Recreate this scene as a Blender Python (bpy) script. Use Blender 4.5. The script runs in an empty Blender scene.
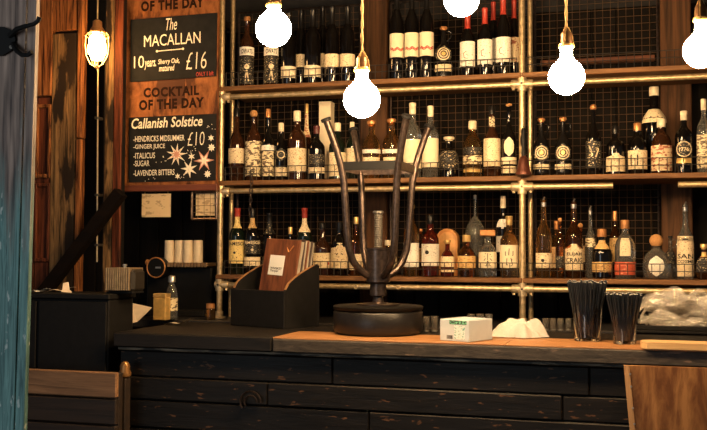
import bpy, bmesh, math, random
from mathutils import Vector, Matrix
random.seed(7)
S = bpy.context.scene
COL = S.collection
# ------------------------------------------------------------------ camera
F = 960.0; CX, CY = 353.5, 215.0
YAW, PITCH, ROLL = math.radians(16.1), math.radians(2.2), math.radians(0.25)
EYE = Vector((0, 0, 1.407))
f0 = Vector((-math.sin(YAW), math.cos(YAW), 0)); r0 = Vector((math.cos(YAW), math.sin(YAW), 0)); u0 = Vector((0, 0, 1))
FW = f0 * math.cos(PITCH) + u0 * math.sin(PITCH)
UP = u0 * math.cos(PITCH) - f0 * math.sin(PITCH)
RC = r0 * math.cos(ROLL) + UP * math.sin(ROLL)
UC = UP * math.cos(ROLL) - r0 * math.sin(ROLL)
cam = bpy.data.cameras.new('camera'); cam.sensor_width = 36; cam.lens = F / 707 * 36; cam.clip_start = .05
co = bpy.data.objects.new('camera', cam); COL.objects.link(co); S.camera = co
m = Matrix((RC, UC, -FW)).transposed().to_4x4(); m.translation = EYE; co.matrix_world = m
# ------------------------------------------------------------------ world, light, exposure
W = bpy.data.worlds.new('world'); S.world = W; W.use_nodes = True
bg = W.node_tree.nodes['Background']; bg.inputs[0].default_value = (.95, .97, 1.0, 1); bg.inputs[1].default_value = .09
S.view_settings.view_transform = 'Standard'; S.view_settings.look = 'None'
S.view_settings.exposure = 0.0; S.view_settings.gamma = 1.0; S.view_settings.use_curve_mapping = False
def window_light(name, loc, target, sx, sy, power, col):
    l = bpy.data.lights.new(name, 'AREA'); l.shape = 'RECTANGLE'; l.size = sx; l.size_y = sy; l.energy = power; l.color = col
    o = bpy.data.objects.new(name, l); COL.objects.link(o); o.location = loc
    o.rotation_euler = (Vector(target) - Vector(loc)).to_track_quat('-Z', 'Y').to_euler()
window_light('street_window_daylight', (-1.9, -.7, 1.5), (-.7, 2.3, 1.1), 1.0, 1.5, 17, (.86, .95, 1.0))
BULB_L = 250.0; BULB_C = (1.0, .64, .31, 1)
# ------------------------------------------------------------------ pixel helpers (direction only; depth from the surface touched)
def ray(x, y): return FW + RC * ((x - CX) / F) + UC * ((CY - y) / F)
def P(x, y, Y):
    d = ray(x, y); return EYE + d * (Y / d.y)
def PZ(x, y, z):
    d = ray(x, y); return EYE + d * ((z - EYE.z) / d.z)
def mpp(x, Y): return (P(x + .5, 250, Y) - P(x - .5, 250, Y)).length * math.cos(YAW)   # metres per pixel (frontal)
# ------------------------------------------------------------------ materials
MATS = {}
def nodes(name):
    m = bpy.data.materials.new(name); m.use_nodes = True; nt = m.node_tree
    return m, nt, nt.nodes['Principled BSDF']
def plain(name, col, rough=.5, metal=0, **kw):
    if name in MATS: return MATS[name]
    m, nt, b = nodes(name); n = nt.nodes; l = nt.links
    b.inputs['Roughness'].default_value = rough; b.inputs['Metallic'].default_value = metal
    tx = n.new('ShaderNodeTexNoise'); tx.inputs['Scale'].default_value = kw.get('scale', 40); tx.inputs['Detail'].default_value = 3
    g = n.new('ShaderNodeNewGeometry'); l.new(g.outputs['Position'], tx.inputs['Vector'])
    rp = n.new('ShaderNodeValToRGB'); v = kw.get('var', .18)
    rp.color_ramp.elements[0].position = .3; rp.color_ramp.elements[1].position = .7
    rp.color_ramp.elements[0].color = tuple(c * (1 - v) for c in col[:3]) + (1,)
    rp.color_ramp.elements[1].color = tuple(min(1, c * (1 + v)) for c in col[:3]) + (1,)
    l.new(tx.outputs[0], rp.inputs[0]); l.new(rp.outputs[0], b.inputs['Base Color'])
    if kw.get('coat'): b.inputs['Coat Weight'].default_value = kw['coat']; b.inputs['Coat Roughness'].default_value = .05
    if 'spec' in kw: b.inputs['Specular IOR Level'].default_value = kw['spec']
    if kw.get('trans'): b.inputs['Transmission Weight'].default_value = kw['trans']; b.inputs['IOR'].default_value = kw.get('ior', 1.45)
    if kw.get('bump'):
        bp = n.new('ShaderNodeBump'); bp.inputs['Strength'].default_value = kw['bump']; bp.inputs['Distance'].default_value = .004
        l.new(tx.outputs[0], bp.inputs['Height']); l.new(bp.outputs[0], b.inputs['Normal'])
    MATS[name] = m; return m
def wood(name, dark, light, axis='z', rough=.5, scale=30, mark=None, spec=.4, stretch=.06, contrast=(.3, .72), bump=.5):
    if name in MATS: return MATS[name]
    m, nt, b = nodes(name); n = nt.nodes; l = nt.links
    g = n.new('ShaderNodeNewGeometry'); oi = n.new('ShaderNodeObjectInfo')
    ad = n.new('ShaderNodeVectorMath'); ad.operation = 'ADD'
    sc = n.new('ShaderNodeVectorMath'); sc.operation = 'SCALE'; sc.inputs['Scale'].default_value = 7.3
    cx = n.new('ShaderNodeCombineXYZ')
    for i in range(3): l.new(oi.outputs['Random'], cx.inputs[i])
    l.new(cx.outputs[0], sc.inputs[0]); l.new(g.outputs['Position'], ad.inputs[0]); l.new(sc.outputs[0], ad.inputs[1])
    mp = n.new('ShaderNodeMapping'); s = [1.0, 1.0, 1.0]; s['xyz'.index(axis)] = stretch
    mp.inputs['Scale'].default_value = s; l.new(ad.outputs[0], mp.inputs[0])
    t1 = n.new('ShaderNodeTexNoise'); t1.inputs['Scale'].default_value = scale; t1.inputs['Detail'].default_value = 6; t1.inputs['Roughness'].default_value = .65
    t1.inputs['Distortion'].default_value = .6
    l.new(mp.outputs[0], t1.inputs['Vector'])
    rp = n.new('ShaderNodeValToRGB'); e = rp.color_ramp.elements
    e[0].position, e[1].position = contrast; e[0].color = tuple(dark) + (1,); e[1].color = tuple(light) + (1,)
    l.new(t1.outputs[0], rp.inputs[0]); out = rp.outputs[0]
    if mark:      # worn patches of another colour: (colour, noise scale, threshold)
        t2 = n.new('ShaderNodeTexNoise'); t2.inputs['Scale'].default_value = mark[1]; t2.inputs['Detail'].default_value = 5
        mp2 = n.new('ShaderNodeMapping'); s2 = [1.0, 1.0, 1.0]; s2['xyz'.index(axis)] = .3; mp2.inputs['Scale'].default_value = s2
        l.new(ad.outputs[0], mp2.inputs[0]); l.new(mp2.outputs[0], t2.inputs['Vector'])
        r2 = n.new('ShaderNodeValToRGB'); r2.color_ramp.elements[0].position = mark[2]; r2.color_ramp.elements[1].position = mark[2] + .05
        l.new(t2.outputs[0], r2.inputs[0])
        mx = n.new('ShaderNodeMix'); mx.data_type = 'RGBA'; l.new(r2.outputs[0], mx.inputs[0]); l.new(out, mx.inputs[6]); mx.inputs[7].default_value = tuple(mark[0]) + (1,)
        out = mx.outputs[2]
    l.new(out, b.inputs['Base Color']); b.inputs['Roughness'].default_value = rough; b.inputs['Specular IOR Level'].default_value = spec
    bp = n.new('ShaderNodeBump'); bp.inputs['Strength'].default_value = bump; bp.inputs['Distance'].default_value = .004
    l.new(t1.outputs[0], bp.inputs['Height']); l.new(bp.outputs[0], b.inputs['Normal'])
    MATS[name] = m; return m
def printed(name, base, ink, amount=.56, scale=90, rough=.6):       # paper with small illegible print
    if name in MATS: return MATS[name]
    m, nt, b = nodes(name); n = nt.nodes; l = nt.links
    tc = n.new('ShaderNodeNewGeometry'); mp = n.new('ShaderNodeMapping'); mp.inputs['Scale'].default_value = (1, 1, 2.2); l.new(tc.outputs['Position'], mp.inputs[0])
    t = n.new('ShaderNodeTexNoise'); t.inputs['Scale'].default_value = scale; t.inputs['Detail'].default_value = 2; l.new(mp.outputs[0], t.inputs['Vector'])
    r = n.new('ShaderNodeValToRGB'); r.color_ramp.elements[0].position = amount; r.color_ramp.elements[1].position = amount + .05
    r.color_ramp.elements[0].color = tuple(base) + (1,); r.color_ramp.elements[1].color = tuple(ink) + (1,)
    l.new(t.outputs[0], r.inputs[0]); l.new(r.outputs[0], b.inputs['Base Color']); b.inputs['Roughness'].default_value = rough
    MATS[name] = m; return m
def emit(name, col, s):
    m, nt, b = nodes(name); b.inputs['Base Color'].default_value = (1, 1, 1, 1)
    b.inputs['Emission Color'].default_value = col; b.inputs['Emission Strength'].default_value = s; b.inputs['Roughness'].default_value = .3
    MATS[name] = m; return m
BRASS = plain('golden_steel_pipe', (.60, .45, .25), .40, .75, scale=60, var=.25, bump=.15)
JOINT = plain('cast_pipe_fitting', (.64, .51, .32), .45, .7, scale=80, var=.25, bump=.3)
SCREW = plain('dark_screw', (.06, .05, .04), .5, .5)
WIRE = plain('black_wire', (.035, .03, .028), .5, .3)
MESHW = plain('rusty_mesh_wire', (.15, .085, .04), .55, .3)
SHELFW = wood('shelf_board_wood', (.085, .036, .014), (.28, .135, .052), 'x', .55, 55, spec=.25)
DARKW = wood('dark_wall_boards', (.0025, .0022, .002), (.009, .006, .0045), 'z', .7, 18, spec=.12)
POSTW = wood('brown_post_wood', (.02, .010, .005), (.16, .07, .027), 'z', .65, 34, spec=.2)
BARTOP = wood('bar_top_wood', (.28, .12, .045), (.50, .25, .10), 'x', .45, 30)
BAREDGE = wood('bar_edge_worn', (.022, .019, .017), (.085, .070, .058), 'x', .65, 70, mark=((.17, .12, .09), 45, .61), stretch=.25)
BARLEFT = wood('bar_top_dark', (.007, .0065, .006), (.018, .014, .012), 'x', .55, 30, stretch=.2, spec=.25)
BARFRONT = wood('black_bar_boards', (.006, .0055, .0055), (.016, .013, .011), 'x', .48, 40, mark=((.13, .065, .034), 70, .64), stretch=.12, spec=.25)
BLACK = plain('matt_black', (.009, .0085, .0085), .6, spec=.2)
BLACKG = plain('gloss_black', (.006, .006, .006), .45, 0, spec=.2)
IRON = plain('dark_iron', (.095, .070, .060), .30, .85, scale=70, var=.4, bump=.2)
SEATM = plain('black_leather', (.009, .008, .008), .38, 0, scale=120, bump=.15)
WHITE = plain('white_paint', (.85, .85, .83), .5, var=.03)
CORD = plain('golden_cord', (.55, .38, .17), .7, bump=.6, scale=300)
BULB = emit('lit_frosted_bulb', BULB_C, BULB_L)
CAGEBULB = emit('lit_amber_bulb', (1.0, .55, .19, 1), 100.0)
CHALK = plain('chalkboard', (.009, .009, .0095), .75, scale=25, var=.35, spec=.25)
INK = plain('chalk_white', (.86, .80, .66), .8, scale=180, var=.15)
BURNT = plain('burnt_letter', (.022, .009, .005), .8, spec=.1)
SIGNW = wood('sign_board_wood', (.11, .034, .011), (.40, .15, .048), 'z', .6, 22, mark=((.075, .024, .010), 11, .56), stretch=.5, spec=.2)
# ------------------------------------------------------------------ mesh builder
class MB:
    def __init__(s): s.v = []; s.f = []
    def add(s, vs, fs):
        o = len(s.v); s.v += [tuple(v) for v in vs]; s.f += [tuple(i + o for i in f) for f in fs]; return s
    def box(s, lo, hi, rot=None):
        (a, b, c), (d, e, g) = lo, hi
        vs = [Vector(p) for p in ((a, b, c), (d, b, c), (d, e, c), (a, e, c), (a, b, g), (d, b, g), (d, e, g), (a, e, g))]
        if rot:
            ce = (Vector(lo) + Vector(hi)) / 2; vs = [ce + rot @ (v - ce) for v in vs]
        return s.add(vs, [(0, 3, 2, 1), (4, 5, 6, 7), (0, 1, 5, 4), (1, 2, 6, 5), (2, 3, 7, 6), (3, 0, 4, 7)])
    def cbox(s, lo, hi, ch=.004, rot=None):          # box with chamfered edges
        lo = Vector(lo); hi = Vector(hi); ce = (lo + hi) / 2; h = (hi - lo) / 2; ch = min(ch, min(h) * .49)
        vs = []; idx = {}
        for sx in (-1, 1):
            for sy in (-1, 1):
                for sz in (-1, 1):
                    for ax in range(3):
                        p = Vector((sx * h.x, sy * h.y, sz * h.z)); sg = (sx, sy, sz)
                        for k in range(3):
                            if k != ax: p[k] -= sg[k] * ch
                        idx[(sx, sy, sz, ax)] = len(vs); vs.append(p)
        fs = []
        for ax in range(3):
            b_, c_ = [(1, 2), (2, 0), (0, 1)][ax]
            for sg in (-1, 1):
                q = []
                for (p, r) in ((-1, -1), (1, -1), (1, 1), (-1, 1)):
                    k = [0, 0, 0]; k[ax] = sg; k[b_] = p; k[c_] = r; q.append(idx[(k[0], k[1], k[2], ax)])
                fs.append(q if sg > 0 else q[::-1])
        for ax in range(3):                            # edges running along ax
            b_, c_ = [(1, 2), (2, 0), (0, 1)][ax]
            for p in (-1, 1):
                for r in (-1, 1):
                    k = [0, 0, 0]; k[b_] = p; k[c_] = r
                    k1 = list(k); k1[ax] = -1; k2 = list(k); k2[ax] = 1
                    q = [idx[(*k1, b_)], idx[(*k2, b_)], idx[(*k2, c_)], idx[(*k1, c_)]]
                    fs.append(q if p * r > 0 else q[::-1])
        for sx in (-1, 1):
            for sy in (-1, 1):
                for sz in (-1, 1):
                    q = [idx[(sx, sy, sz, a)] for a in range(3)]
                    fs.append(q if sx * sy * sz > 0 else q[::-1])
        vs = [ce + (rot @ v if rot else v) for v in vs]
        return s.add(vs, fs)
    def tube(s, pts, r, n=8, cap=True, flat=None):
        pts = [Vector(p) for p in pts]; rs = r if isinstance(r, (list, tuple)) else [r] * len(pts)
        vs = []; prev = None
        for i, p in enumerate(pts):
            t = (pts[min(i + 1, len(pts) - 1)] - pts[max(i - 1, 0)]).normalized()
            if prev is None:
                a = Vector((0, 0, 1)) if abs(t.z) < .9 else Vector((1, 0, 0)); b = t.cross(a).normalized()
            else: b = (prev - t * prev.dot(t)).normalized()
            prev = b; c = t.cross(b)
            for k in range(n):
                a = 2 * math.pi * k / n; vs.append(p + b * math.cos(a) * rs[i] + c * math.sin(a) * rs[i] * (flat or 1))
        fs = [(i * n + k, i * n + (k + 1) % n, (i + 1) * n + (k + 1) % n, (i + 1) * n + k) for i in range(len(pts) - 1) for k in range(n)]
        if cap: fs += [tuple(range(n))[::-1], tuple((len(pts) - 1) * n + k for k in range(n))]
        return s.add(vs, fs)
    def lathe(s, prof, n=20, c=(0, 0, 0), sq=2.0, sy=1.0, cap=True):
        c = Vector(c); vs = []
        for (r, z) in prof:
            for k in range(n):
                a = 2 * math.pi * (k + .5) / n; ca, sa = math.cos(a), math.sin(a)
                q = r / ((abs(ca) ** sq + abs(sa) ** sq) ** (1 / sq)) if sq != 2 else r
                vs.append(c + Vector((ca * q, sa * q * sy, z)))
        fs = [(i * n + k, i * n + (k + 1) % n, (i + 1) * n + (k + 1) % n, (i + 1) * n + k) for i in range(len(prof) - 1) for k in range(n)]
        if cap: fs += [tuple(range(n))[::-1], tuple((len(prof) - 1) * n + k for k in range(n))]
        return s.add(vs, fs)
    def build(s, name, mat, parent=None, smooth=False, world=False, loc=None, angle=40):
        me = bpy.data.meshes.new(name)
        vs = s.v
        if world and parent is not None:
            w = Vector(parent.location); p = parent.parent
            while p: w += Vector(p.location); p = p.parent
            vs = [Vector(v) - w for v in vs]
        me.from_pydata([tuple(v) for v in vs], [], s.f); me.update()
        o = bpy.data.objects.new(name, me); COL.objects.link(o)
        if mat: me.materials.append(mat)
        if smooth:
            me.polygons.foreach_set('use_smooth', [True] * len(me.polygons)); me.set_sharp_from_angle(angle=math.radians(angle))
        if parent: o.parent = parent
        if loc: o.location = loc
        return o
def empty(name, loc, rz=0):
    o = bpy.data.objects.new(name, None); COL.objects.link(o); o.location = loc; o.rotation_euler = (0, 0, rz); o.empty_display_size = .05; return o
def tag(o, label=None, cat=None, group=None, kind=None):
    if label: o['label'] = label
    if cat: o['category'] = cat
    if group: o['group'] = group
    if kind: o['kind'] = kind
    return o
def text_raw(body, bold=0.0, shear=0.0, space=1.0):
    c = bpy.data.curves.new('lettering', 'FONT'); c.body = body; c.size = 1; c.offset = bold; c.shear = shear; c.space_character = space; c.resolution_u = 3
    o = bpy.data.objects.new('lettering', c); COL.objects.link(o); dg = bpy.context.evaluated_depsgraph_get()
    me = bpy.data.meshes.new_from_object(o.evaluated_get(dg)); bpy.data.objects.remove(o); bpy.data.curves.remove(c)
    vs = [v.co.copy() for v in me.vertices]; fs = [tuple(p.vertices) for p in me.polygons]; bpy.data.meshes.remove(me)
    x0 = min(v.x for v in vs); x1 = max(v.x for v in vs); y0 = min(v.y for v in vs); y1 = max(v.y for v in vs)
    return [((v.x - x0) / (x1 - x0), (v.y - y0) / (y1 - y0)) for v in vs], fs
def text_px(name, body, box, Y, mat, parent, tilt=0, **kw):      # lettering fitted in a rectangle of a flat panel at depth Y
    x0, y0, x1, y1 = box; uv, fs = text_raw(body, **kw)
    vs = [P(x0 + u * (x1 - x0), y1 + (y0 - y1) * v + tilt * (u - .5) * (x1 - x0), Y) for u, v in uv]
    return MB().add(vs, fs).build(name, mat, parent, world=True)
# ------------------------------------------------------------------ levels
ZC = 1.10                      # counter tops
YS = 4.10                      # plane of the pipe rack
YW = 4.62                      # back wall
YB = PZ(378, 340.5, ZC).y      # front edge of the bar
# ------------------------------------------------------------------ structure
fl = MB().box((-4, -1.5, -.1), (3.2, YW + .1, 0)).build('floor', wood('floor_boards', (.02, .014, .01), (.06, .04, .028), 'y', .5, 12)); tag(fl, kind='structure')
ce = MB().box((-4, -1.5, 3.0), (3.2, YW + .1, 3.1)).build('ceiling', wood('ceiling_boards', (.015, .012, .01), (.04, .03, .02), 'x', .6, 12)); tag(ce, kind='structure')
wb = MB().box((-4, YW, 0), (3.2, YW + .1, 3.0)).build('wall_back', plain('wall_dark_backing', (.01, .009, .009), .8)); tag(wb, kind='structure')  # plain dark wall behind the planks
x = -2.9
while x < 1.9:
    w = random.uniform(.11, .16)
    MB().cbox((x + .002, YW - .02, .9), (x + w - .002, YW, 2.55), .004).build('plank', DARKW, wb)
    x += w
# ------------------------------------------------------------------ bar counter
XL = PZ(122, 331, ZC).x; XR = 1.9
bar = empty('bar_counter', (XL, YB, 0)); tag(bar, 'long black boarded bar with a thick worn wooden top', 'bar counter')
seam = PZ(277, 336, ZC).x
SL = .054
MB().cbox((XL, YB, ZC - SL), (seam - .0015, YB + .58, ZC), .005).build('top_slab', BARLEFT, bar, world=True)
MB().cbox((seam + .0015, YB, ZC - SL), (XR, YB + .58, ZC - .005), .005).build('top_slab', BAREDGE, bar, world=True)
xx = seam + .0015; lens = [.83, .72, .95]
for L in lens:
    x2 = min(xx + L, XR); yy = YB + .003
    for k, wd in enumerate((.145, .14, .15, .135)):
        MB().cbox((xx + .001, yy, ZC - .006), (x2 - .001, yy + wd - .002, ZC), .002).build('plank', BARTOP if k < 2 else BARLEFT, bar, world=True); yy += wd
    xx = x2
MB().box((XL + .02, YB + .055, .05), (XR, YB + .5, ZC - SL)).build('carcass', BLACK, bar, world=True)
MB().cbox((XL + .01, YB + .018, ZC - SL - .012), (XR, YB + .055, ZC - SL), .003).build('moulding', wood('worn_moulding', (.02, .018, .016), (.36, .29, .2), 'x', .5, 30, contrast=(.47, .62), stretch=.15), bar, world=True)
zz = ZC - SL - .015; i = 0
while zz > .1:
    h = (.098, .086, .104)[i % 3]; xx = XL + .012 + (-.37 if i % 2 else 0)
    while xx < XR:
        L = random.uniform(.75, 1.05); a, b = max(xx, XL + .012), min(xx + L, XR)
        if b - a > .03: MB().cbox((a + .001, YB + .028 + random.uniform(0, .006), zz - h + .004), (b - .001, YB + .055, zz), .004).build('plank', BARFRONT, bar, world=True)
        xx += L
    zz -= h; i += 1
# iron ring pull on the bar front, near its dark end
c = P(251, 402, YB + .02); mb = MB()
for rr in (.040, .024):
    mb.tube([c + Vector((math.cos(t) * rr, -.006, math.sin(t) * rr)) for t in [k * math.pi / 10 for k in range(0, 13)]], .0035, 6)
mb.build('ring_pull', IRON, bar, True, True)
# back counter
XBL = -2.2
bc = MB().cbox((XBL, 3.93, ZC - .04), (XR, YW - .025, ZC), .004).build('counter_top', plain('dark_counter', (.02, .018, .018), .45))
bk = empty('back_counter', (XBL, 3.93, 0)); tag(bk, 'dark low worktop against the wall under the bottle shelves', 'counter')
bc.parent = bk; bc.location = (-XBL, -3.93, 0)
MB().box((XBL, 3.98, 0), (XR, YW - .03, ZC - .04)).build('cabinet_body', BLACK, bk, world=True)
# ------------------------------------------------------------------ pipe rack
PR = .0135
zA = P(522, 84.1, YS).z; zB = P(522, 186.9, YS).z; zC_ = P(522, 289, YS).z
rack = empty('pipe_shelf_rack', (P(221, 318, YS).x, YS, ZC)); tag(rack, 'golden scaffold pipe rack with wooden shelves full of bottles', 'shelf rack')
xL = P(220.5, 190, YS).x; xM = P(522.3, 187, YS).x
xRt = 1.9
BT = .021
def boardtop(z): return z + .036 + BT / 2
for (bx, ups) in ((xL, 0), (xM, 1)):
    MB().tube([(bx, YS, ZC), (bx, YS, 2.9)], PR, 14).build('upright', BRASS, rack, True, True)
    MB().lathe([(.03, 0), (.03, .006), (.019, .008), (.019, .03), (.0137, .031)], 16, (bx, YS, ZC)).build('foot_flange', JOINT, rack, True, True)
for px, dy in ((231.5, .11), (530.5, .13)):
    bx = P(px, 187, YS + dy).x
    MB().tube([(bx, YS + dy, ZC), (bx, YS + dy, 2.9)], .011, 12).build('upright', BRASS, rack, True, True)
def rail(x0, x1, z):
    MB().tube([(x0, YS, z), (x1, YS, z)], .0125, 12).build('rail', BRASS, rack, True, True)
def joint(bx, z, left=True, right=True):
    mb = MB(); a = bx - (.046 if left else .021); b = bx + (.046 if right else .021)
    mb.tube([(a, YS, z), (a + .003, YS, z), (b - .003, YS, z), (b, YS, z)], [.017, .019, .019, .017], 14)
    mb.tube([(bx, YS, z - .030), (bx, YS, z + .030)], .0195, 14)
    j = mb.build('pipe_joint', JOINT, rack, True, True)
    MB().tube([(bx, YS - .024, z), (bx, YS - .018, z)], .010, 10).build('boss', JOINT, j, True, True)
    MB().tube([(bx, YS - .0255, z), (bx, YS - .022, z)], .0055, 6).build('set_screw', SCREW, j, False, True)
    for sx in ((-.036,) if left else ()) + ((.036,) if right else ()):
        MB().tube([(bx + sx, YS - .004, z - .026), (bx + sx, YS - .002, z - .016)], .0065, 8).build('set_screw', JOINT, j, True, True)
for z in (zA, zB, zC_):
    joint(xL, z, False, True); joint(xM, z)
rail(xL + .02, xM - .02, zA); rail(xM + .02, xRt, zA)
rail(xL + .02, xM - .02, zB); rail(xM + .02, P(613, 185, YS).x, zB); rail(P(678, 185, YS).x, xRt, zB)
rail(xL + .02, xM - .02, zC_); rail(xM + .02, xRt, zC_)
SHELF = {}
for nm, z in (('A', zA), ('B', zB), ('C', zC_)):
    t = boardtop(z); SHELF[nm] = t
    for (a, b) in ((xL - .012, xM + .0), (xM + .002, xRt)):
        MB().cbox((a, YS - .022, t - BT), (b, YS + .33, t), .003).build('shelf_board', SHELFW, rack, world=True)
    g = MB(); yg = YS - .017
    segs = [(xL + .03, xM - .02), (xM + .02, xRt)]
    for a, b in segs:
        n = int((b - a) / .031); 
        for k in range(n + 1):
            X = a + (b - a) * k / n; g.tube([(X, yg, t), (X, yg, t + .063)], .0016, 4, False)
        for zz in (.033, .063): g.tube([(a, yg, t + zz), (b, yg, t + zz)], .0019, 4, False)
    tag(g.build('wire_guard', WIRE, rack, world=True), kind='stuff')
# pipe clips on the lower rail
for px in (356, 398.5):
    c = P(px, 290, YS - .0125); c.z = zC_
    MB().tube([c + Vector((math.cos(t) * .009, -.003, math.sin(t) * .009)) for t in [k * math.pi / 6 for k in range(13)]], .0025, 6).build('hook_eye', JOINT, rack, True, True)
# ------------------------------------------------------------------ wire mesh and posts behind the shelves
YM = 4.50
def mesh_panel(x0, x1, z0, z1, label, pitch=.034, Y=YM):
    o = empty('wire_mesh_panel', (x0, Y, z0)); tag(o, label, 'mesh panel', 'square wire mesh behind the shelves')
    g = MB(); n = int((x1 - x0) / pitch); k2 = int((z1 - z0) / pitch)
    for i in range(n + 1): g.tube([(x0 + (x1 - x0) * i / n, Y, z0), (x0 + (x1 - x0) * i / n, Y, z1)], .0011, 4, False)
    for i in range(k2 + 1): g.tube([(x0, Y + .002, z0 + (z1 - z0) * i / k2), (x1, Y + .002, z0 + (z1 - z0) * i / k2)], .0011, 4, False)
    tag(g.build('wires', MESHW, o, world=True), kind='stuff')
    f = MB(); r = .006
    for a, b in (((x0, z0), (x1, z0)), ((x1, z0), (x1, z1)), ((x1, z1), (x0, z1)), ((x0, z1), (x0, z0))):
        f.tube([(a[0], Y, a[1]), (b[0], Y, b[1])], r, 6)
    f.build('frame', IRON, o, world=True)
postX = []
for (pa, pb, lab) in ((360, 387, 'rough brown upright board behind the stool legs and wine bottles'), (661, 692, 'rough brown upright board behind the round-emblem bottle')):
    a = P(pa, 150, 4.47).x; b = P(pb, 150, 4.47).x; postX.append((a, b))
    o = MB().cbox((a, 4.47, ZC), (b, 4.51, 2.9), .005).build('wall_post', POSTW); tag(o, lab, 'post')
XWL = P(238, 150, YM).x
mesh_panel(XWL, postX[0][0] - .01, zC_ + .06, 2.62, 'square wire mesh between the sign and the brown board')
mesh_panel(postX[0][1] + .01, P(533, 150, YM).x - .01, zC_ + .06, 2.62, 'square wire mesh between the brown board and the middle uprights')
mesh_panel(P(533, 150, YM).x + .01, postX[1][0] - .01, zC_ + .06, 2.62, 'square wire mesh behind the unfilled top shelf')
# battens behind the mesh of the top right bay
for y_, w_ in ((62, .022),):
    a = P(540, y_, 4.53); b = P(655, y_, 4.53)
    o = MB().cbox((a.x, 4.545, a.z - w_ / 2), (b.x, 4.60, a.z + w_ / 2), .003).build('wall_batten', wood('red_batten', (.09, .025, .01), (.24, .08, .03), 'x', .6, 30))
    tag(o, 'thin reddish wooden batten behind the wire mesh over the unfilled shelf', 'batten')
# ------------------------------------------------------------------ bottles
G = {'dark': plain('dark_bottle_glass', (.0035, .0028, .0025), .07, 0, spec=.5, var=.1),
     'black': plain('black_stoneware', (.006, .0055, .0055), .2, 0, spec=.4),
     'brown': plain('brown_bottle_glass', (.028, .010, .004), .07, 0, spec=.55, var=.2),
     'green': plain('green_bottle_glass', (.005, .009, .005), .07, 0, spec=.5),
     'amber': plain('amber_spirit_glass', (.42, .15, .03), .04, 0, trans=.97, var=.1, bump=.35, scale=70),
     'honey': plain('honey_spirit_glass', (.72, .40, .13), .04, 0, trans=.97, var=.1, bump=.35, scale=70),
     'red': plain('red_spirit_glass', (.12, .014, .006), .06, 0, trans=.6, var=.1),
     'clear': plain('clear_bottle_glass', (.80, .80, .74), .04, 0, trans=.94, var=.03, bump=.35, scale=70)}
L = {'cream': printed('cream_label', (.80, .66, .43), (.30, .17, .08), .59, 150),
     'plainc': plain('plain_cream_label', (.83, .71, .50), .6, var=.05),
     'white': printed('white_label', (.86, .82, .72), (.25, .2, .16), .62, 150),
     'ochre': printed('ochre_label', (.66, .42, .16), (.22, .1, .03), .57, 140),
     'yellow': printed('yellow_label', (.80, .60, .22), (.20, .11, .04), .61, 150),
     'mott': printed('mottled_label', (.78, .66, .42), (.12, .08, .05), .50, 60),
     'dark': printed('dark_label', (.010, .009, .008), (.62, .50, .30), .60, 110),
     'redl': printed('red_label', (.55, .09, .04), (.80, .5, .3), .62, 150),
     'gold': plain('gold_label', (.72, .47, .16), .4, .4),
     'pict': printed('pictured_label', (.74, .58, .36), (.35, .10, .05), .52, 50),
     'kanji': plain('paper_label', (.82, .71, .50), .7, var=.06)}
C = {'cream': plain('cream_capsule', (.78, .66, .46), .5), 'red': plain('red_capsule', (.38, .035, .02), .45), 'black': plain('black_cap', (.006, .0055, .0055), .3, spec=.3),
     'cork': plain('cork_stopper', (.52, .26, .09), .8, bump=.4, scale=200), 'gold': plain('gold_cap', (.78, .52, .2), .3, .6), 'wine': plain('wine_capsule', (.10, .018, .015), .4),
     'steel': plain('steel_pourer', (.6, .58, .53), .3, .9), 'amber': plain('copper_cap', (.55, .25, .09), .4, .5), 'white': WHITE}
INKD = plain('black_print', (.02, .018, .016), .7); INKR = plain('red_print', (.45, .05, .03), .7)
PROF = {
 'std': ([(.9, 0), (1, .015), (1, .56), (.97, .61), (.80, .67), (.52, .715), (.38, .75), (.34, .79), (.33, .94), (.36, .945), (.36, .955)], .85, .385),
 'wine': ([(.92, 0), (1, .02), (1, .60), (.95, .645), (.70, .70), (.46, .745), (.37, .79), (.34, .96), (.38, .965), (.38, .98)], .76, .40),
 'tall': ([(.9, 0), (1, .015), (1, .50), (.95, .55), (.7, .61), (.42, .67), (.33, .73), (.30, .95), (.34, .955), (.34, .965)], .88, .36),
 'squat': ([(.85, 0), (1, .03), (1, .48), (.94, .56), (.66, .66), (.40, .71), (.34, .75), (.33, .88), (.37, .89), (.37, .90)], .84, .46),
 'dome': ([(.88, 0), (1, .025), (1, .50), (.96, .58), (.82, .66), (.58, .72), (.40, .755), (.34, .79), (.33, .92), (.37, .93), (.37, .94)], .85, .42),
 'round': ([(.55, 0), (.80, .03), (.96, .15), (1, .28), (.95, .42), (.75, .55), (.46, .63), (.28, .67), (.24, .72), (.24, .86), (.27, .87)], .82, .40),
 'flask': ([(.62, 0), (.86, .05), (1, .2), (1, .34), (.9, .48), (.62, .6), (.34, .66), (.28, .70), (.28, .86)], .80, .36),
 'jug': ([(.85, 0), (.98, .02), (1, .06), (1, .46), (.93, .54), (.68, .62), (.42, .68), (.30, .72), (.28, .93)], .86, .36),
 'thin': ([(.45, 0), (.80, .04), (1, .26), (1, .46), (.86, .60), (.46, .69), (.12, .74), (.1, .97)], .95, .16)}
def rad_at(prof, t):
    for (r0, z0), (r1, z1) in zip(prof, prof[1:]):
        if z0 <= t <= z1: return r0 + (r1 - r0) * (t - z0) / max(1e-6, z1 - z0)
    return prof[-1][0]
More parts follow.
